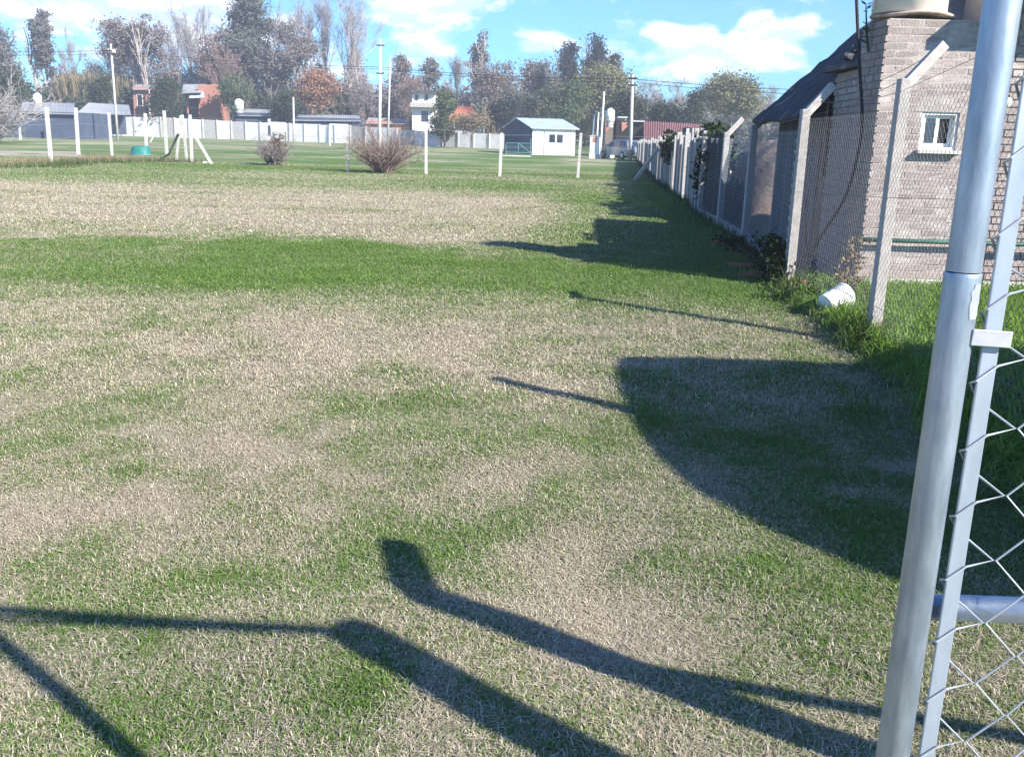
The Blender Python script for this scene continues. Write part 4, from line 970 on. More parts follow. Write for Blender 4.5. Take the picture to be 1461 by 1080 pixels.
# ------------------------------------------------------------------ poles and wires
def pole(px_t, py_t, px_b, py_b, rad, label, mt='pale_concrete', name='utility_pole', Yd=None, cross=None, z0=None):
    g = G(px_b, py_b) if Yd is None else at(px_b, py_b, Yd); g.z = 0 if z0 is None else z0
    tp = at(px_t, py_t, g.y); th_ = thing(name, label, 'utility pole', (g.x, g.y, 0))
    MB().tube([(g.x, g.y, -.2), ((g.x + tp.x) / 2, g.y, tp.z / 2), (tp.x, tp.y, tp.z)], [rad, rad * .85, rad * .65], 10).build('shaft', M[mt], th_, smooth=True)
    for f in cross or ():
        z = tp.z * f; xx = g.x + (tp.x - g.x) * f; MB().box((xx - .35, g.y - .14, z - .05), (xx + .35, g.y - .06, z + .05)).build('bracket', M['dark'], th_)
        for s in (-.28, .28): MB().lathe([(.03, 0), (.05, .05), (.03, .1), (0, .12)], (xx + s, g.y - .1, z + .05), 8).build('insulator', M['white'], th_)
    return th_, g, tp
p1 = pole(158, 63, 168, 198, .14, 'pale utility pole with a street lamp in front of the left brick house', Yd=100, cross=(.93,))
q = at(163.5, 75, 100); MB().lathe([(0, 0), (.18, .05), (.22, .2), (.08, .32), (0, .33)], (q.x, 99.8, q.z - .1), 10).build('lamp', M['white'], p1[0])
p2 = pole(543, 57, 541, 192, .15, 'tallest white utility pole, behind the bare reddish shrub', mt='white', Yd=88, cross=(.95, .70))
p3 = pole(557, 80, 553, 180, .14, 'slim grey pole just right of the tallest white pole', Yd=120)
p4 = pole(903, 107, 899, 228, .15, 'dark topped pole right of the parked car', Yd=73, cross=(.96, .88))
p5 = pole(862, 131, 856, 224, .09, 'thin slightly leaning pole between the meter pillar and the car', mt='white', Yd=76)
p6 = pole(854, 161, 851.5, 196, .07, 'right of the two short thin masts on the meter pillar', mt='white', name='mast', Yd=76.5, z0=0)
p7 = pole(848.5, 163, 845, 196, .07, 'left of the two short thin masts on the meter pillar', mt='white', name='mast', Yd=76.5, z0=0)
p8 = pole(418.5, 139, 419, 196, .16, 'short pale pole under the russet tree', Yd=126)
def wire(pts, label, r=.03):
    path = []
    for (a, b_) in zip(pts[:-1], pts[1:]):
        A, B = at(*a), at(*b_)
        for k in range(14):
            u = k / 14; path.append(A.lerp(B, u) - Vector((0, 0, (B - A).length * .010 * 4 * u * (1 - u))))
    path.append(at(*pts[-1])); return tag(MB().tube(path, r, 4).build('overhead_wire', M['black_rubber']), label, 'wire')
wire([(-40, 72, 104), (159, 72, 100), (543, 96, 88), (903, 113, 73), (1300, 132, 60)], 'upper power line crossing in front of the trees', .018)
wire([(-40, 78, 104), (159, 76, 100), (543, 99, 88), (903, 118, 73), (1300, 139, 60)], 'lower power line crossing in front of the trees', .015)
wire([(160, 100, 100), (262, 112, 144)], 'thin service wire running from the left pole to the brick houses', .02)

# ------------------------------------------------------------------ wire fences across the field
def post_at(par, px_t, py_t, px_b, py_b, size=.10, mt='pale_concrete', nm='post', Yt=None):
    g = G(px_b, py_b); tp = at(px_t, py_t, Yt or g.y)
    MB().bar((g.x, g.y, -.15), tp, size, size, side=(0, 1, 0)).build(nm, M[mt], par); return g, tp
cf = thing('wire_fence', 'wire fence of white concrete posts crossing the middle of the field', 'fence', (-4, 38, 0))
cps = [post_at(cf, 271, 164, 274, 232, .11), post_at(cf, 384, 170, 385, 236, .10), post_at(cf, 496, 178, 496, 246, .08), post_at(cf, 608, 180, 608, 250, .10), post_at(cf, 716, 190, 713, 253, .11), post_at(cf, 829, 190, 824, 255, .11)]
for s in ((260, 164, 267, 231), (258, 165, 251, 229)): post_at(cf, *s, .10)
post_at(cf, 274, 187, 305, 235, .10, nm='brace'); 
g = G(241, 220); MB().bar((g.x, g.y, 0), at(255, 190, 42.5), .09, .09).build('brace', M['concrete'], cf)
ends = [(c[0], c[1].z) for c in cps] + [(Vector((5.3, 38.2, 0)), 1.75)]
for a, b_ in zip(ends[:-1], ends[1:]):
    t = MB()
    for f in (.12, .4, .68, .95): t.tube([(a[0].x, a[0].y - .06, a[1] * f), (b_[0].x, b_[0].y - .06, b_[1] * f)], .0035, 4)
    t.build('wire', M['wire'], cf)
lf = thing('wire_fence', 'wire fence on spaced concrete posts running back along the dirt strip at left', 'fence', (-20, 45, 0))
lps = [post_at(lf, 66, 153, 73, 231, .13), post_at(lf, 108, 154, 112, 221, .14), post_at(lf, 155, 161, 160, 222, .11), post_at(lf, 207, 162, 209, 220, .13), post_at(lf, 234, 158, 238, 220, .15)]
post_at(lf, 225, 185, 213, 203, .12, nm='brace')
pr_ = [(Vector((-22.5, 38.6, 0)), 2.0)] + [(l[0], l[1].z) for l in lps] + [(cps[0][0], cps[0][1].z)]
for a, b_ in zip(pr_[:-1], pr_[1:]):
    t = MB()
    for f in (.12, .4, .68, .95): t.tube([(a[0].x, a[0].y - .08, a[1] * f), (b_[0].x, b_[0].y - .08, b_[1] * f)], .0035, 4)
    t.build('wire', M['wire'], lf)
bf = thing('back_fence', 'row of short pale stakes in front of the slate blue building', 'fence', (-40, 80, 0))
for s in ((28, 180, 29, 200), (69, 172, 71, 198), (117, 183, 117, 198), (153, 183, 151, 197), (183, 170, 181, 193), (226, 166, 229, 196)): post_at(bf, *s, .16)
sg = thing('sign_board', 'small blank white board fixed to a post behind the dry clump', 'sign board', (-9.6, 43.6, 0))
a, b_ = at(386.5, 188, 43.2), at(407.5, 175, 43.2); MB().box((a.x, 43.2, a.z), (b_.x, 43.24, b_.z)).build('panel', M['white'], sg); MB().bar((b_.x - .04, 43.26, -.1), (b_.x - .04, 43.26, a.z + .2), .04, .03).build('stake', M['old_wood'], sg)
gl = thing('goal_frame', 'white tubular goal frame standing in front of the slab wall', 'goal frame', (-20, 102, 0))
a, b_ = at(471, 206.5, 102), at(496.5, 178.5, 102); a.z = 0
for p_, q_ in (((a.x, 102, 0), (a.x, 102, b_.z)), ((b_.x, 102, 0), (b_.x, 102, b_.z)), ((a.x, 102, b_.z), (b_.x, 102, b_.z))): MB().tube([p_, q_], .06, 8).build('bar', M['white'], gl)
g = G(201, 222)
tb = thing('tub', 'overturned teal plastic tub on the grass by the left fence', 'tub', (g.x, g.y, 0))
b = MB(); prof = [(0, .50), (.45, .49), (.58, .42), (.66, .10), (.72, .06), (.72, .0)]
b.lathe(prof[::-1], (0, 0, 0), 20); b.v = [(g.x + x * .82, g.y + y * .6, z * (1 + .12 * x)) for x, y, z in b.v]; b.build('shell', M['teal'], tb, smooth=True)
b = MB().lathe([(.73, .0), (.75, .03), (.73, .06)], (0, 0, 0), 20); b.v = [(g.x + x * .83, g.y + y * .61, z) for x, y, z in b.v]; b.build('rim', M['teal_metal'], tb)

# ------------------------------------------------------------------ trees
def branch_tree(rng, h, spread, levels=4, nb=(4, 5), up_=.55, r0=.16, first=.25, twig_len=.9, ntw=6, upright=False):
    """tapered limbs; returns (limb MB, twig quads)"""
    mb = MB(); tw = []
    def grow(p, d, ln, r, lv):
        n = 4 if lv == 0 else 3; path = [p.copy()]; q = p.copy(); dd = d.copy()
        for i in range(n):
            dd = (dd + Vector((rng.normal(), rng.normal(), rng.normal() + up_ * .4)) * (.07 if lv == 0 else .16)).normalized(); q = q + dd * (ln / n); path.append(q.copy())
        re = r * (.45 if lv else .35)
        mb.tube(path, [r + (re - r) * i / n for i in range(n + 1)], 6 if lv == 0 else (4 if lv == 1 else 3), cap=False)
        if lv >= levels - 1:
            for _ in range(ntw):
                f = rng.random(); k = min(n - 1, int(f * n)); b0 = path[k].lerp(path[k + 1], f * n - k)
                t_ = (dd * .7 + Vector((rng.normal(), rng.normal(), rng.normal() + up_)) * .55).normalized() * twig_len * (.5 + rng.random()); tw.append((b0, t_))
            return
        m_ = int(rng.integers(nb[0], nb[1] + 1)) + (4 if lv == 0 else 0)
        for i in range(m_):
            f = first + (1 - first) * (i + rng.random()) / m_ if lv == 0 else .25 + .75 * (i + rng.random()) / m_
            k = min(n - 1, int(f * n)); b0 = path[k].lerp(path[k + 1], f * n - k)
            a = rng.random() * 6.283; side = Vector((math.cos(a), math.sin(a), 0)); wdt = spread * (1.15 - .55 * f if lv == 0 else 1)
            nd = (dd * (.5 if not upright else 1.2) + side * wdt + Vector((0, 0, up_ * .5))).normalized()
            L2 = ln * (.52 if lv == 0 else .58) * (.75 + .5 * rng.random()) * (1.15 - .5 * f if lv == 0 else 1)
            grow(b0, nd, L2, r * (.5 if lv == 0 else .55), lv + 1)
    grow(Vector((0, 0, -.2)), Vector((rng.normal() * .03, rng.normal() * .03, 1)), h * .8, r0, 0)
    return mb, tw
def twigs_arr(tw, w, rng):
    n = len(tw); P = np.array([t[0] for t in tw]); D = np.array([t[1] for t in tw]); S = np.cross(D, unit(n, rng)); S /= np.linalg.norm(S, axis=1)[:, None] + 1e-9
    V = np.empty((n, 3, 3)); V[:, 0] = P - S * w; V[:, 1] = P + S * w; V[:, 2] = P + D; return V.reshape(-1, 3), np.arange(n * 3).reshape(n, 3)
def fork(tw, rng, k=3):
    out = list(tw)
    for p, d in tw:
        for _ in range(k):
            f = .2 + .7 * rng.random(); out.append((p + d * f, (d.normalized() * .7 + Vector(rng.normal(size=3)) * .5).normalized() * d.length * .6))
    return out
def crown_leaves(rng, blobs, nclump, per, cl_r, leaf):
    """leaf quads in clumps spread through ellipsoids (cx,cy,cz,rx,ry,rz)"""
    wts = np.array([b[3] * b[4] * b[5] for b in blobs]) ** .7; wts /= wts.sum(); C = []
    bi = rng.choice(len(blobs), size=nclump, p=wts)
    for i in bi:
        b = blobs[i]; v = rng.normal(size=3); v /= np.linalg.norm(v); r = rng.random() ** .42; C.append(np.array(b[:3]) + v * r * np.array(b[3:6]))
    C = np.array(C); rad = cl_r * (.6 + .8 * rng.random(nclump))
    P = (C[:, None, :] + rng.normal(size=(nclump, per, 3)) * rad[:, None, None] * np.array([.62, .62, .42])).reshape(-1, 3)
    n = len(P); A = unit(n, rng); B = np.cross(A, unit(n, rng)); B /= np.linalg.norm(B, axis=1)[:, None] + 1e-9
    s = leaf * (.6 + .8 * rng.random(n))[:, None]
    return quads_mesh(P, A * s * .62, B * s * .38)
def place_tree(name, label, X_, Y_, grp='trees behind the far wall', cat='tree'): return thing(name, label, cat, (X_, Y_, 0), grp)
def base(px, Yd): q = at(px, 190, Yd); return q.x
def top_z(px, py, Yd): return at(px, py, Yd).z
SEED = [100]
def leafy(name, label, px, py, wpx, Yd, leafm, barkm='bark', shape='round', dens=1.0, leaf=.42, bottom=None, grp='trees behind the far wall', cl=.95):
    SEED[0] += 1; rng = np.random.default_rng(SEED[0]); X_ = base(px, Yd); H = top_z(px, py, Yd); W_ = wpx / F * Yd / 2
    zb = top_z(px, bottom, Yd) if bottom else H * .28
    t = place_tree(name, label, X_, Y_ := Yd, grp)
    hb = (H - zb)
    blobs = []
    if shape == 'round':
        blobs.append((0, 0, zb + hb * .5, W_ * .8, W_ * .7, hb * .48))
        for k in range(7):
            a = rng.random() * 6.283; blobs.append((W_ * .55 * math.cos(a), W_ * .5 * math.sin(a), zb + hb * (.2 + .65 * rng.random()), W_ * .45, W_ * .42, hb * .22))
    elif shape == 'tall':
        for k in range(9):
            f = (k + .5) / 9; r_ = W_ * (.45 + .55 * math.sin(math.pi * min(1, f * .8 + .15))) ; a = rng.random() * 6.283
            blobs.append((W_ * .35 * math.cos(a) * (1 - f * .5), W_ * .35 * math.sin(a), zb + hb * f, r_ * .62, r_ * .6, hb * .11))
    elif shape == 'cone':
        for k in range(10):
            f = (k + .5) / 10; r_ = W_ * (1.05 - f) ** .8; blobs.append((rng.normal() * W_ * .12, rng.normal() * W_ * .12, zb + hb * f, r_ * .85 + .1, r_ * .85 + .1, hb * .085))
    elif shape == 'weep':
        for k in range(12):
            a = rng.random() * 6.283; rr = W_ * .75 * math.sqrt(rng.random()); top_ = H - (rr / W_) ** 2 * hb * .35; blobs.append((rr * math.cos(a), rr * math.sin(a), top_ - hb * .26, W_ * .24, W_ * .24, hb * .27))
    limb, tw = branch_tree(rng, H * .92, .62 * min(1.4, W_ / H * 2.4), 3, (3, 4), .6, max(.12, H * .016), .35, 1.0, 2)
    limb.build('trunk', M[barkm], t, loc=(0, 0, 0))
    vol = sum(b[3] * b[4] * b[5] for b in blobs); nc = int(np.clip(80 * dens * (W_ * hb / 14) ** .8, 45, 420))
    V, Fq = crown_leaves(rng, blobs, nc, 52, cl * max(.6, min(1.15, W_ / 3)), leaf * .50)
    V = V[:]; np_mesh('crown', V, Fq, L[leafm], None); c = bpy.data.objects[-1] if False else None
    o = [x for x in bpy.data.objects if x.name.startswith('crown') and x.parent is None][-1]; o.parent = t
    return t
def bare(name, label, px, py, wpx, Yd, tm='twig', barkm='bark', upright=False, levels=4, k=5, w=.020, grp='trees behind the far wall', ntw=9, first=.25, r0=None, tl=None):
    SEED[0] += 1; rng = np.random.default_rng(SEED[0]); X_ = base(px, Yd); H = top_z(px, py, Yd); W_ = wpx / F * Yd / 2
    t = place_tree(name, label, X_, Yd, grp)
    sp = min(1.6, W_ / H * 3.2)
    limb, tw = branch_tree(rng, H, sp, levels, (3, 4), .9 if upright else .6, r0 or H * .011, first, tl or H * .07, ntw, upright)
    # fit to the wanted height and width
    zz = np.array([v[2] for v in limb.v] + [(p + d).z for p, d in tw]); xx = np.array([abs(v[0]) for v in limb.v]); sz = H / max(.1, zz.max()); sx = W_ / max(.1, np.percentile(xx, 99)); sx = min(max(sx, .5), 1.8)
    S = lambda v: Vector((v[0] * sx, v[1] * sx, v[2] * sz))
    limb.v = [tuple(S(v)) for v in limb.v]; tw = [(S(p), S(d)) for p, d in tw]
    limb.build('trunk', M[barkm], t, loc=(0, 0, 0))
    V, Ft = twigs_arr(fork(tw, rng, k), w, rng); o = np_mesh('twigs', V, Ft, M[tm]); o.parent = t
    return t

TREES_LEAFY = [
    ('evergreen_tree', 'brownish evergreen tree cut by the left edge of the picture', 4, 34, 66, 150, 'euc2', 'bark', 'round', 1.3, .42, 150),
    ('eucalyptus_tree', 'tall slender eucalyptus with two plumes at far left, right plume', 76, 16, 27, 165, 'euc2', 'pale_bark', 'tall', .9, .45, 110),
    ('eucalyptus_tree', 'shorter slender eucalyptus plume just left of the taller one at far left', 63, 34, 17, 165, 'euc', 'pale_bark', 'tall', .8, .42, 100),
    ('broad_tree', 'broad brownish tree with pale trunks above the left brick house', 183, 24, 62, 160, 'brown', 'pale_bark', 'round', .8, .40, 105),
    ('broad_tree', 'right half of the brownish tree mass above the left brick house, shorter', 226, 24, 44, 158, 'brown', 'pale_bark', 'round', .6, .40, 100),
    ('reddish_tree', 'reddish brown rounded tree above the right brick house', 314, 42, 56, 158, 'purple', 'bark', 'round', 1.2, .40, 118),
    ('eucalyptus_tree', 'largest grey green eucalyptus reaching out of the top of the picture', 358, -14, 84, 162, 'euc', 'bark', 'tall', 1.5, .48, 120),
    ('eucalyptus_tree', 'lower grey green eucalyptus mass right of the largest one', 392, 60, 50, 160, 'euc2', 'bark', 'round', 1.0, .42, 140),
    ('brown_tree', 'brown open crowned tree behind the russet tree', 428, 36, 62, 160, 'brown', 'bark', 'round', .55, .40, 110),
    ('russet_tree', 'rounded russet tree with dry leaves above the grey sheds', 452, 97, 60, 138, 'russet', 'bark', 'round', 1.8, .34, 158),
    ('brown_tree', 'narrow dull brown tree right of the tallest white pole', 572, 84, 40, 150, 'brown', 'bark', 'tall', 1.1, .40, 165),
    ('slim_tree', 'small slim eucalyptus on a bare stem above the two storey house', 615, 85, 26, 150, 'euc2', 'bark', 'tall', .9, .36, 122),
    ('slim_tree', 'slim grey eucalyptus with upswept crown right of the two storey house', 681, 50, 30, 160, 'euc2', 'pale_bark', 'tall', 1.1, .42, 130),
    ('brown_tree', 'wide greyish brown tree above the orange roof', 712, 88, 76, 150, 'brown', 'bark', 'round', 1.5, .38, 160),
    ('brown_tree', 'greyish brown tree between the orange roof and the dark conifers', 768, 82, 52, 155, 'brown', 'bark', 'round', 1.2, .40, 150),
    ('dark_conifer', 'left dark conifer behind the white prefab house', 806, 64, 44, 150, 'conifer', 'bark', 'cone', 2.2, .42, 165),
    ('dark_conifer', 'tallest dark conifer behind the white prefab house', 847, 50, 44, 152, 'conifer', 'bark', 'cone', 2.2, .42, 150),
    ('dark_conifer', 'small dark conifer tip right of the tallest conifer', 871, 74, 26, 154, 'conifer', 'bark', 'cone', 1.6, .40, 140),
    ('willow_tree', 'wide yellowish green weeping tree behind the meter pillar', 858, 92, 96, 130, 'willow', 'bark', 'weep', 2.6, .36, 195),
    ('willow_tree', 'yellowish green bushy tree left of the near brick house roof', 1040, 108, 84, 118, 'willow', 'bark', 'weep', 2.6, .34, 190),
    ('green_tree', 'mid green tall bush with climbing stems behind the white prefab house', 742, 120, 50, 128, 'euc', 'bark', 'round', 1.2, .34, 172),
    ('green_tree', 'green bushy tree immediately right of the prefab house roof', 800, 118, 70, 126, 'green', 'bark', 'round', 1.4, .34, 185),
    ('dark_tree', 'dense dark green tree standing between the two small red brick houses', 238, 112, 52, 138, 'dark', 'bark', 'round', 2.4, .32, 172),
    ('dark_tree', 'rounded dark tree behind the white tank on the stand', 892, 132, 50, 110, 'dark', 'bark', 'round', 2.0, .32, 178),
    ('dark_tree', 'low dark tree above the left of the maroon roof', 944, 146, 44, 112, 'dark', 'bark', 'round', 1.8, .32, 180),
    ('dark_tree', 'dark green tree above the right of the maroon roof', 985, 132, 36, 110, 'dark', 'bark', 'round', 1.8, .32, 182),
    ('dark_tree', 'dark evergreen at the left edge behind the bare shrub', 18, 100, 46, 120, 'dark', 'bark', 'round', 1.8, .32, 172),
    ('dark_tree', 'dark conical shrub behind the left utility pole', 147, 104, 34, 140, 'dark', 'bark', 'round', 1.5, .32, 160),
    ('dark_tree', 'dark green mass beside the low grey roofs, left of the russet tree', 404, 132, 44, 134, 'dark', 'bark', 'round', 1.8, .32, 180),
    ('green_tree', 'olive green rounded tree above the small white tank behind the wall', 338, 106, 46, 142, 'green', 'bark', 'round', 1.6, .34, 155),
    ('olive_shrub', 'olive green shrub right of the two storey house', 634, 130, 34, 118, 'green', 'bark', 'round', 1.4, .30, 195),
    ('dark_tree', 'dark shrub mass just left of the prefab house roof', 716, 148, 44, 122, 'conifer', 'bark', 'round', 2.2, .32, 186),
    ('brown_shrub', 'brown dry shrub leaning over the slab wall left of the prefab house', 672, 158, 52, 114, 'dryshrub', 'bark', 'round', 1.0, .26, 194),
    ('olive_shrub', 'small dark shrub in front of the two storey house wall', 630, 170, 34, 119, 'dark', 'bark', 'round', 1.2, .26, 196),
]
for a in TREES_LEAFY: leafy(*a)
TREES_BARE = [
    ('bare_tree', 'thin bare tree standing above the slate blue building', 112, 30, 22, 165, 'twig_pale', 'bark', True, 4, 3),
    ('bare_tree', 'bare spreading tree above the left utility pole', 168, 22, 70, 166, 'twig', 'pale_bark', False, 4),
    ('bare_tree', 'bare tree with pale trunks right of the left utility pole', 212, 20, 60, 164, 'twig', 'pale_bark', False, 4),
    ('bare_poplar', 'first bare poplar from the left, above the tree between the brick houses', 262, 16, 44, 175, 'twig_pale', 'bark', True, 4, 3),
    ('bare_poplar', 'bare poplar above the porch of the right brick house', 283, 2, 44, 178, 'twig_pale', 'bark', True, 4, 3),
    ('bare_poplar', 'bare poplar just left of the largest eucalyptus', 300, -6, 46, 178, 'twig_pale', 'bark', True, 4, 3),
    ('bare_poplar', 'tall bare poplar just right of the largest eucalyptus', 412, -14, 60, 172, 'twig_pale', 'bark', True, 4, 3),
    ('bare_poplar', 'tall bare poplar above the left of the russet tree', 440, -20, 62, 176, 'twig_pale', 'bark', True, 4, 3),
    ('bare_poplar', 'tall bare poplar above the right of the russet tree', 470, -24, 66, 170, 'twig_pale', 'bark', True, 4, 3),
    ('bare_poplar', 'tall bare poplar with a pale forked trunk left of the tallest pole', 500, -26, 66, 168, 'twig_pale', 'pale_bark', True, 4, 3),
    ('bare_poplar', 'last tall bare poplar, nearest the tallest white pole', 524, -16, 64, 166, 'twig_pale', 'pale_bark', True, 4, 3),
    ('bare_tree', 'low bare tree tangle behind the grey sheds', 512, 110, 70, 140, 'twig', 'bark', False, 4),
    ('bare_tree', 'thin bare tree between the two slim eucalyptus trees', 652, 72, 40, 155, 'twig_pale', 'bark', True, 4, 3),
    ('bare_tree', 'bare brownish tree rising behind the orange roof', 706, 92, 70, 148, 'twig_red', 'bark', False, 4),
    ('bare_tree', 'bare brown tree left of the dark conifers', 778, 92, 54, 150, 'twig', 'bark', False, 4),
    ('bare_tree', 'bare greyish tree behind the dark topped pole', 920, 108, 62, 150, 'twig_pale', 'bark', False, 4),
    ('bare_tree', 'bare greyish tree above the middle of the maroon roof', 962, 106, 56, 155, 'twig_pale', 'bark', False, 4),
    ('bare_tree', 'hazy bare tree left of the near brick house eave', 1094, 120, 50, 165, 'twig_pale', 'bark', False, 4),
    ('bare_tree', 'hazy bare tree above the right end of the maroon roof', 1004, 104, 44, 165, 'twig_pale', 'bark', True, 4, 3),
    ('bare_tree', 'bare reddish tree right of the russet tree, behind the sheds', 588, 112, 44, 140, 'twig_red', 'bark', False, 4),
    ('bare_tree', 'bare tree rising behind the right brick house roof', 330, 60, 50, 150, 'twig_red', 'bark', False, 4),
]
for a in TREES_BARE: bare(*a)
# bare shrubs and dry clumps near the fences
def shrub(name, label, px, pyb, wpx, py_top, n, tm, k=2, w=.006, grp=None, lean=.8):
    g = G(px, pyb); SEED[0] += 1; rng = np.random.default_rng(SEED[0]); W_ = wpx / F * g.y / 2; H = at(px, py_top, g.y).z
    t = thing(name, label, 'shrub', (g.x, g.y, 0), grp); mb = MB(); tw = []
    for i in range(n):
        a = rng.random() * 6.283; o = Vector((math.cos(a), math.sin(a), 0)); f = rng.random() ** .6
        p = o * W_ * .15 * rng.random(); d = (o * f * lean + Vector((0, 0, 1))).normalized(); ln = H * (.55 + .5 * rng.random()) * (1 - .25 * f); path = [p + Vector((0, 0, -.03))]; q = p
        for s in range(5):
            d = (d + Vector(rng.normal(size=3)) * .10 + o * .05 * f).normalized(); q = q + d * ln / 5; path.append(q.copy())
            if s > 0:
                for _ in range(3): tw.append((q - d * ln / 5 * rng.random(), (d * .6 + Vector(rng.normal(size=3)) * .6 + Vector((0, 0, .3))).normalized() * H * .22 * (.5 + rng.random())))
        mb.tube(path, [w * 2.4 * (1 - .75 * j / 5) for j in range(6)], 4, cap=False)
    xs = np.array([abs(v[0]) for v in mb.v]); sx = W_ / np.percentile(xs, 97); mb.v = [(x * sx, y * sx, z) for x, y, z in mb.v]; tw = [(Vector((p.x * sx, p.y * sx, p.z)), d) for p, d in tw]
    mb.build('stems', M[tm], t, loc=(0, 0, 0)); V, Ft = twigs_arr(fork(tw, rng, k), w * .8, rng); o = np_mesh('twigs', V, Ft, M[tm]); o.parent = t; return t
shrub('bare_shrub', 'large bare reddish shrub beside the wire fence in mid field', 546, 248, 92, 172, 110, 'twig_red', 2, .008)
shrub('bare_shrub', 'bare pale branching shrub cut by the left edge of the picture', -14, 205, 110, 84, 60, 'twig_pale', 3, .02, lean=1.1)
dc = shrub('dry_shrub', 'dry olive clump standing under the small white board', 391, 237, 42, 188, 90, 'twig', 2, .008, lean=.55)
rng = np.random.default_rng(77); g = G(391, 237)
V, Fq = crown_leaves(rng, [(0, 0, .5, .45, .4, .5), (.1, 0, .9, .4, .35, .4)], 60, 14, .12, .09); o = np_mesh('foliage', V, Fq, L['dryshrub']); o.parent = dc
# dry weeds along the left fence
def weeds(name, label, pts, n, h, mt, w=.012, seed=1, spread=.5, segs=None):
    rng = np.random.default_rng(seed); P = []
    seg = segs or [(Vector(a), Vector(b_)) for a, b_ in zip(pts[:-1], pts[1:])]; ls = np.array([(b_ - a).length for a, b_ in seg]); ls /= ls.sum()
    for i in rng.choice(len(seg), n, p=ls): a, b_ = seg[i]; q = a.lerp(b_, rng.random()); P.append((q.x + rng.normal() * spread, q.y + rng.normal() * spread, 0))
    P = np.array(P); P[:, 2] = gz(P[:, 0], P[:, 1]) - .02; D = unit(n, rng) * .35; D[:, 2] = 1; D *= (h * (.4 + .9 * rng.random(n)))[:, None]; S = unit(n, rng); S[:, 2] = 0; S *= w
    M_ = P + D * .55; T = P + D + np.stack([rng.normal(size=n), rng.normal(size=n), np.zeros(n)], 1) * h * .2
    V = np.empty((n, 5, 3)); V[:, 0] = P - S; V[:, 1] = P + S; V[:, 2] = M_ + S * .7; V[:, 3] = M_ - S * .7; V[:, 4] = T
    V = V.reshape(-1, 3); k = np.arange(n) * 5; Ft = np.concatenate([np.stack([k, k + 1, k + 2], 1), np.stack([k, k + 2, k + 3], 1), np.stack([k + 3, k + 2, k + 4], 1)])
    o = np_mesh(name, V, Ft, mt); o['kind'] = 'stuff'; o['label'] = label; o['category'] = 'weeds'; return o
weeds('dry_weeds', 'dry grass and weeds along the wire fence and dirt strip at left', [G(-60, 236), G(75, 233), G(160, 229), G(250, 233)], 1700, .32, L['dryshrub'], .012, 2, .7)
weeds('green_weeds', 'greener weeds at the foot of the left fence', [G(-20, 240), G(60, 240), G(120, 234), G(270, 232)], 1500, .25, L['weed'], .014, 3, .5)
weeds('fence_weeds', 'weeds growing along the foot of the boundary fence', [Vector((2.86, 9.2, 0)), Vector((3.0, 10.8, 0)), Vector((3.62, 15.7, 0)), Vector((3.9, 20.5, 0)), Vector((4.5, 26, 0)), Vector((5.3, 37, 0)), Vector((9, 73, 0))], 5200, .22, L['weed'], .009, 4, .13)
weeds('post_weeds', 'dark weeds round the near concrete post', [Vector((2.72, 7.2, 0)), Vector((2.86, 7.7, 0))], 170, .30, L['weed'], .005, 5, .09)
lm_ = [(475, 985, .10), (500, 960, .06), (690, 1005, .09), (215, 1045, .10), (555, 965, .07), (250, 830, .14), (300, 805, .1), (60, 870, .14), (1215, 815, .10), (780, 490, .2), (830, 1050, .07), (660, 985, .05)]; pts_ = []
for px, py, r_ in lm_:
    g = G(px, py)
    pts_.append((Vector((g.x - r_, g.y, 0)), Vector((g.x + r_, g.y, 0))))
weeds('lush_tufts', 'clumps of longer green grass in the patchy lawn near the gate', None, 1200, .055, BM, .0022, 40, .05, segs=pts_)
# climbing plant at the fence corner post, ivy over the further posts
def climber(name, label, c, blobs, n, per, leaf, lm, cl):
    rng = np.random.default_rng(len(name) * 7 + n); t = thing(name, label, 'plant', c)
    mb = MB()
    for i in range(7):
        path = [Vector((rng.normal() * .05, rng.normal() * .05, -.02))]
        tgt = blobs[i % len(blobs)]; e = Vector(tgt[:3]) + Vector(rng.normal(size=3)) * .12
        for k in range(1, 6): path.append(path[0].lerp(e, k / 5) + Vector(rng.normal(size=3)) * .03)
        mb.tube(path, [.008, .007, .006, .005, .004, .003], 4, cap=False)
    mb.build('stems', M['bark'], t, loc=(0, 0, 0))
    V, Fq = crown_leaves(rng, blobs, n, per, cl, leaf); o = np_mesh('foliage', V, Fq, L[lm]); o.parent = t; return t
climber('climbing_plant', 'leafy weed climbing the fence post nearest the red hollow brick', (2.94, 10.62, 0), [(0, 0, .18, .16, .22, .2), (-.02, .1, .45, .10, .2, .18), (.02, .3, .3, .14, .3, .25)], 60, 16, .035, 'ivy', .07)
climber('bramble', 'dark bramble under the boards behind the fence corner post', (3.3, 12.0, 0), [(0, 0, .12, .2, .9, .2), (.02, .6, .22, .16, .7, .25), (0, 1.8, .12, .2, .9, .2)], 45, 14, .04, 'ivy', .10)
climber('ivy', 'dense dark ivy covering the fence posts beyond the black cloth', (4.15, 21.2, 0), [(.05, 0, 1.0, .18, .5, .8), (.05, -.9, 1.3, .16, .5, .5), (.15, .2, 1.75, .22, .5, .2)], 130, 18, .07, 'ivy', .16)
climber('ivy', 'small ivy patch hanging over the pale boards further along', (5.15, 31.6, 0), [(0, 0, 1.55, .3, .9, .25), (0, .8, 1.3, .25, .6, .3)], 60, 16, .09, 'ivy', .2)
climber('dry_vine', 'dry vine tangled in the mesh beside the bucket', (3.2, 9.15, .1), [(.02, 0, .25, .10, .2, .25), (.08, .05, .5, .06, .12, .2)], 24, 12, .03, 'dryshrub', .06)
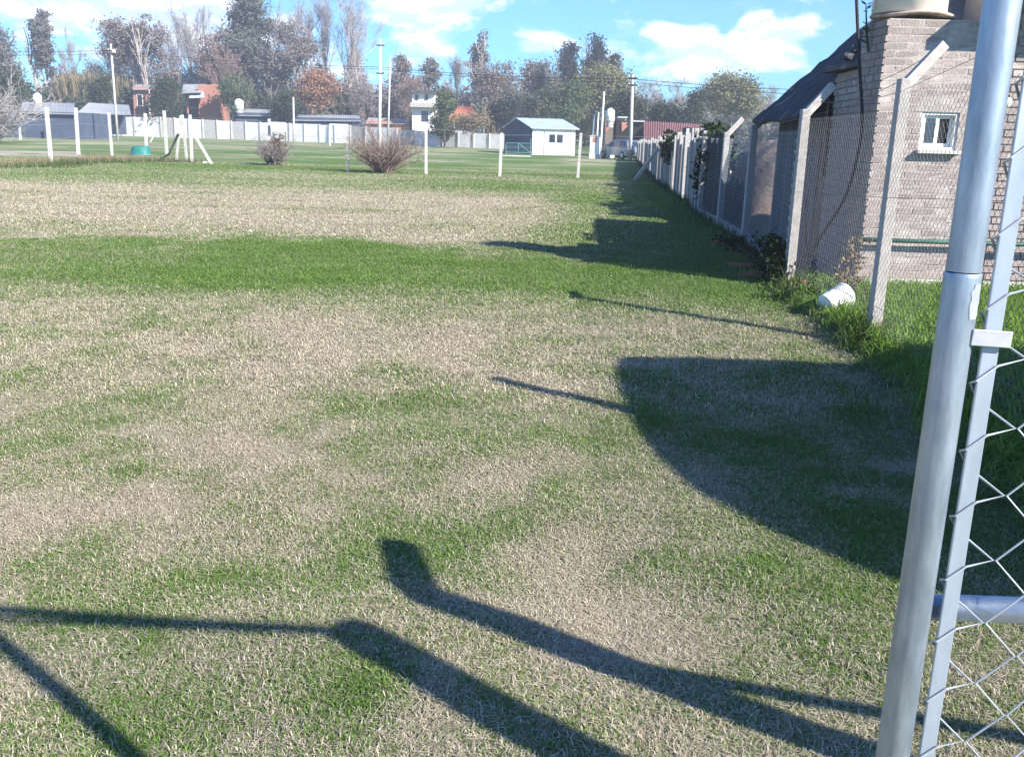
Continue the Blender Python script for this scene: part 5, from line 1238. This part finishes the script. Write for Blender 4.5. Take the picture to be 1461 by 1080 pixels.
# understorey behind the wall: reads as one mass
rng = np.random.default_rng(55)
def under(name, label, x0, x1, Yd, zt, n, lm, leaf, seed, dep=6):
    rng = np.random.default_rng(seed); X0, X1 = base(x0, Yd), base(x1, Yd); nb_ = int((X1 - X0) / 2.2); bl = []
    for i in range(nb_):
        h = zt * (.55 + .6 * rng.random()); bl.append((X0 + (X1 - X0) * (i + rng.random()) / nb_, Yd + rng.random() * dep, h * .45, 1.9, 1.6, h * .5))
    V, Fq = crown_leaves(rng, bl, n, 14, .9, leaf); o = np_mesh(name, V, Fq, L[lm]); o['kind'] = 'stuff'; o['label'] = label; o['category'] = 'undergrowth'
under('undergrowth', 'dark green undergrowth behind the white slab wall', 0, 560, 152, 7.5, 1700, 'dark', .40, 1)
under('undergrowth', 'brownish undergrowth rising behind the houses and sheds', 20, 760, 164, 11, 2000, 'brown', .42, 2)
under('undergrowth', 'mixed green undergrowth behind the prefab house and the dark house', 560, 1120, 140, 7, 1500, 'euc', .36, 3)
under('undergrowth', 'far hazy wood along the horizon at right', 780, 1500, 190, 9, 1500, 'brown', .5, 4, 12)
under('undergrowth', 'far wood along the horizon at left', -250, 300, 190, 10, 1300, 'brown', .5, 5, 12)
L['mass'] = leafmat('bare_mass', (.300, .255, .250), (.210, .175, .170))
under('bare_wood', 'mass of bare brownish trees filling the gaps behind the houses at left', 80, 330, 172, 14, 5200, 'mass', .20, 6, 8)
under('bare_wood', 'mass of bare brownish trees behind the russet tree and sheds', 330, 600, 174, 15, 5600, 'mass', .20, 7, 8)
under('bare_wood', 'mass of bare brownish trees behind the orange roof and conifers', 600, 820, 170, 11, 3800, 'mass', .20, 8, 8)
under('bare_wood', 'low hazy bare wood behind the maroon roof', 880, 1140, 175, 10, 3600, 'mass', .20, 9, 8)
# cane thicket: pale upright stalks
def canes(name, label, x0, x1, Yd, zt, n, seed):
    rng = np.random.default_rng(seed); X0, X1 = base(x0, Yd), base(x1, Yd)
    P = np.stack([X0 + (X1 - X0) * rng.random(n), Yd + rng.random(n) * 4, np.zeros(n)], 1); H = zt * (.65 + .45 * rng.random(n)); D = unit(n, rng) * .14; D[:, 2] = 1; D *= H[:, None]
    S = np.stack([np.ones(n), rng.normal(size=n), np.zeros(n)], 1) * .05; Q = P + D * .5; Tt = P + D + unit(n, rng) * .5; b0 = P.copy(); b0[:, 2] = H * .3
    V = np.empty((n, 4, 3)); V[:, 0] = b0 - S; V[:, 1] = b0 + S; V[:, 2] = Tt + S * .8; V[:, 3] = Tt - S * .8
    o = np_mesh(name, V.reshape(-1, 3), np.arange(n * 4).reshape(n, 4), L['cane']); o['kind'] = 'stuff'; o['label'] = label; o['category'] = 'canes'
canes('cane_thicket', 'pale dry cane thicket behind the slate blue building', 84, 190, 158, 8.6, 2400, 8)
canes('cane_thicket', 'pale dry canes right of the right brick house', 306, 336, 156, 7.4, 600, 9)
canes('cane_thicket', 'dry stalks among the shrubs below the conifers', 690, 850, 134, 5.5, 900, 10)
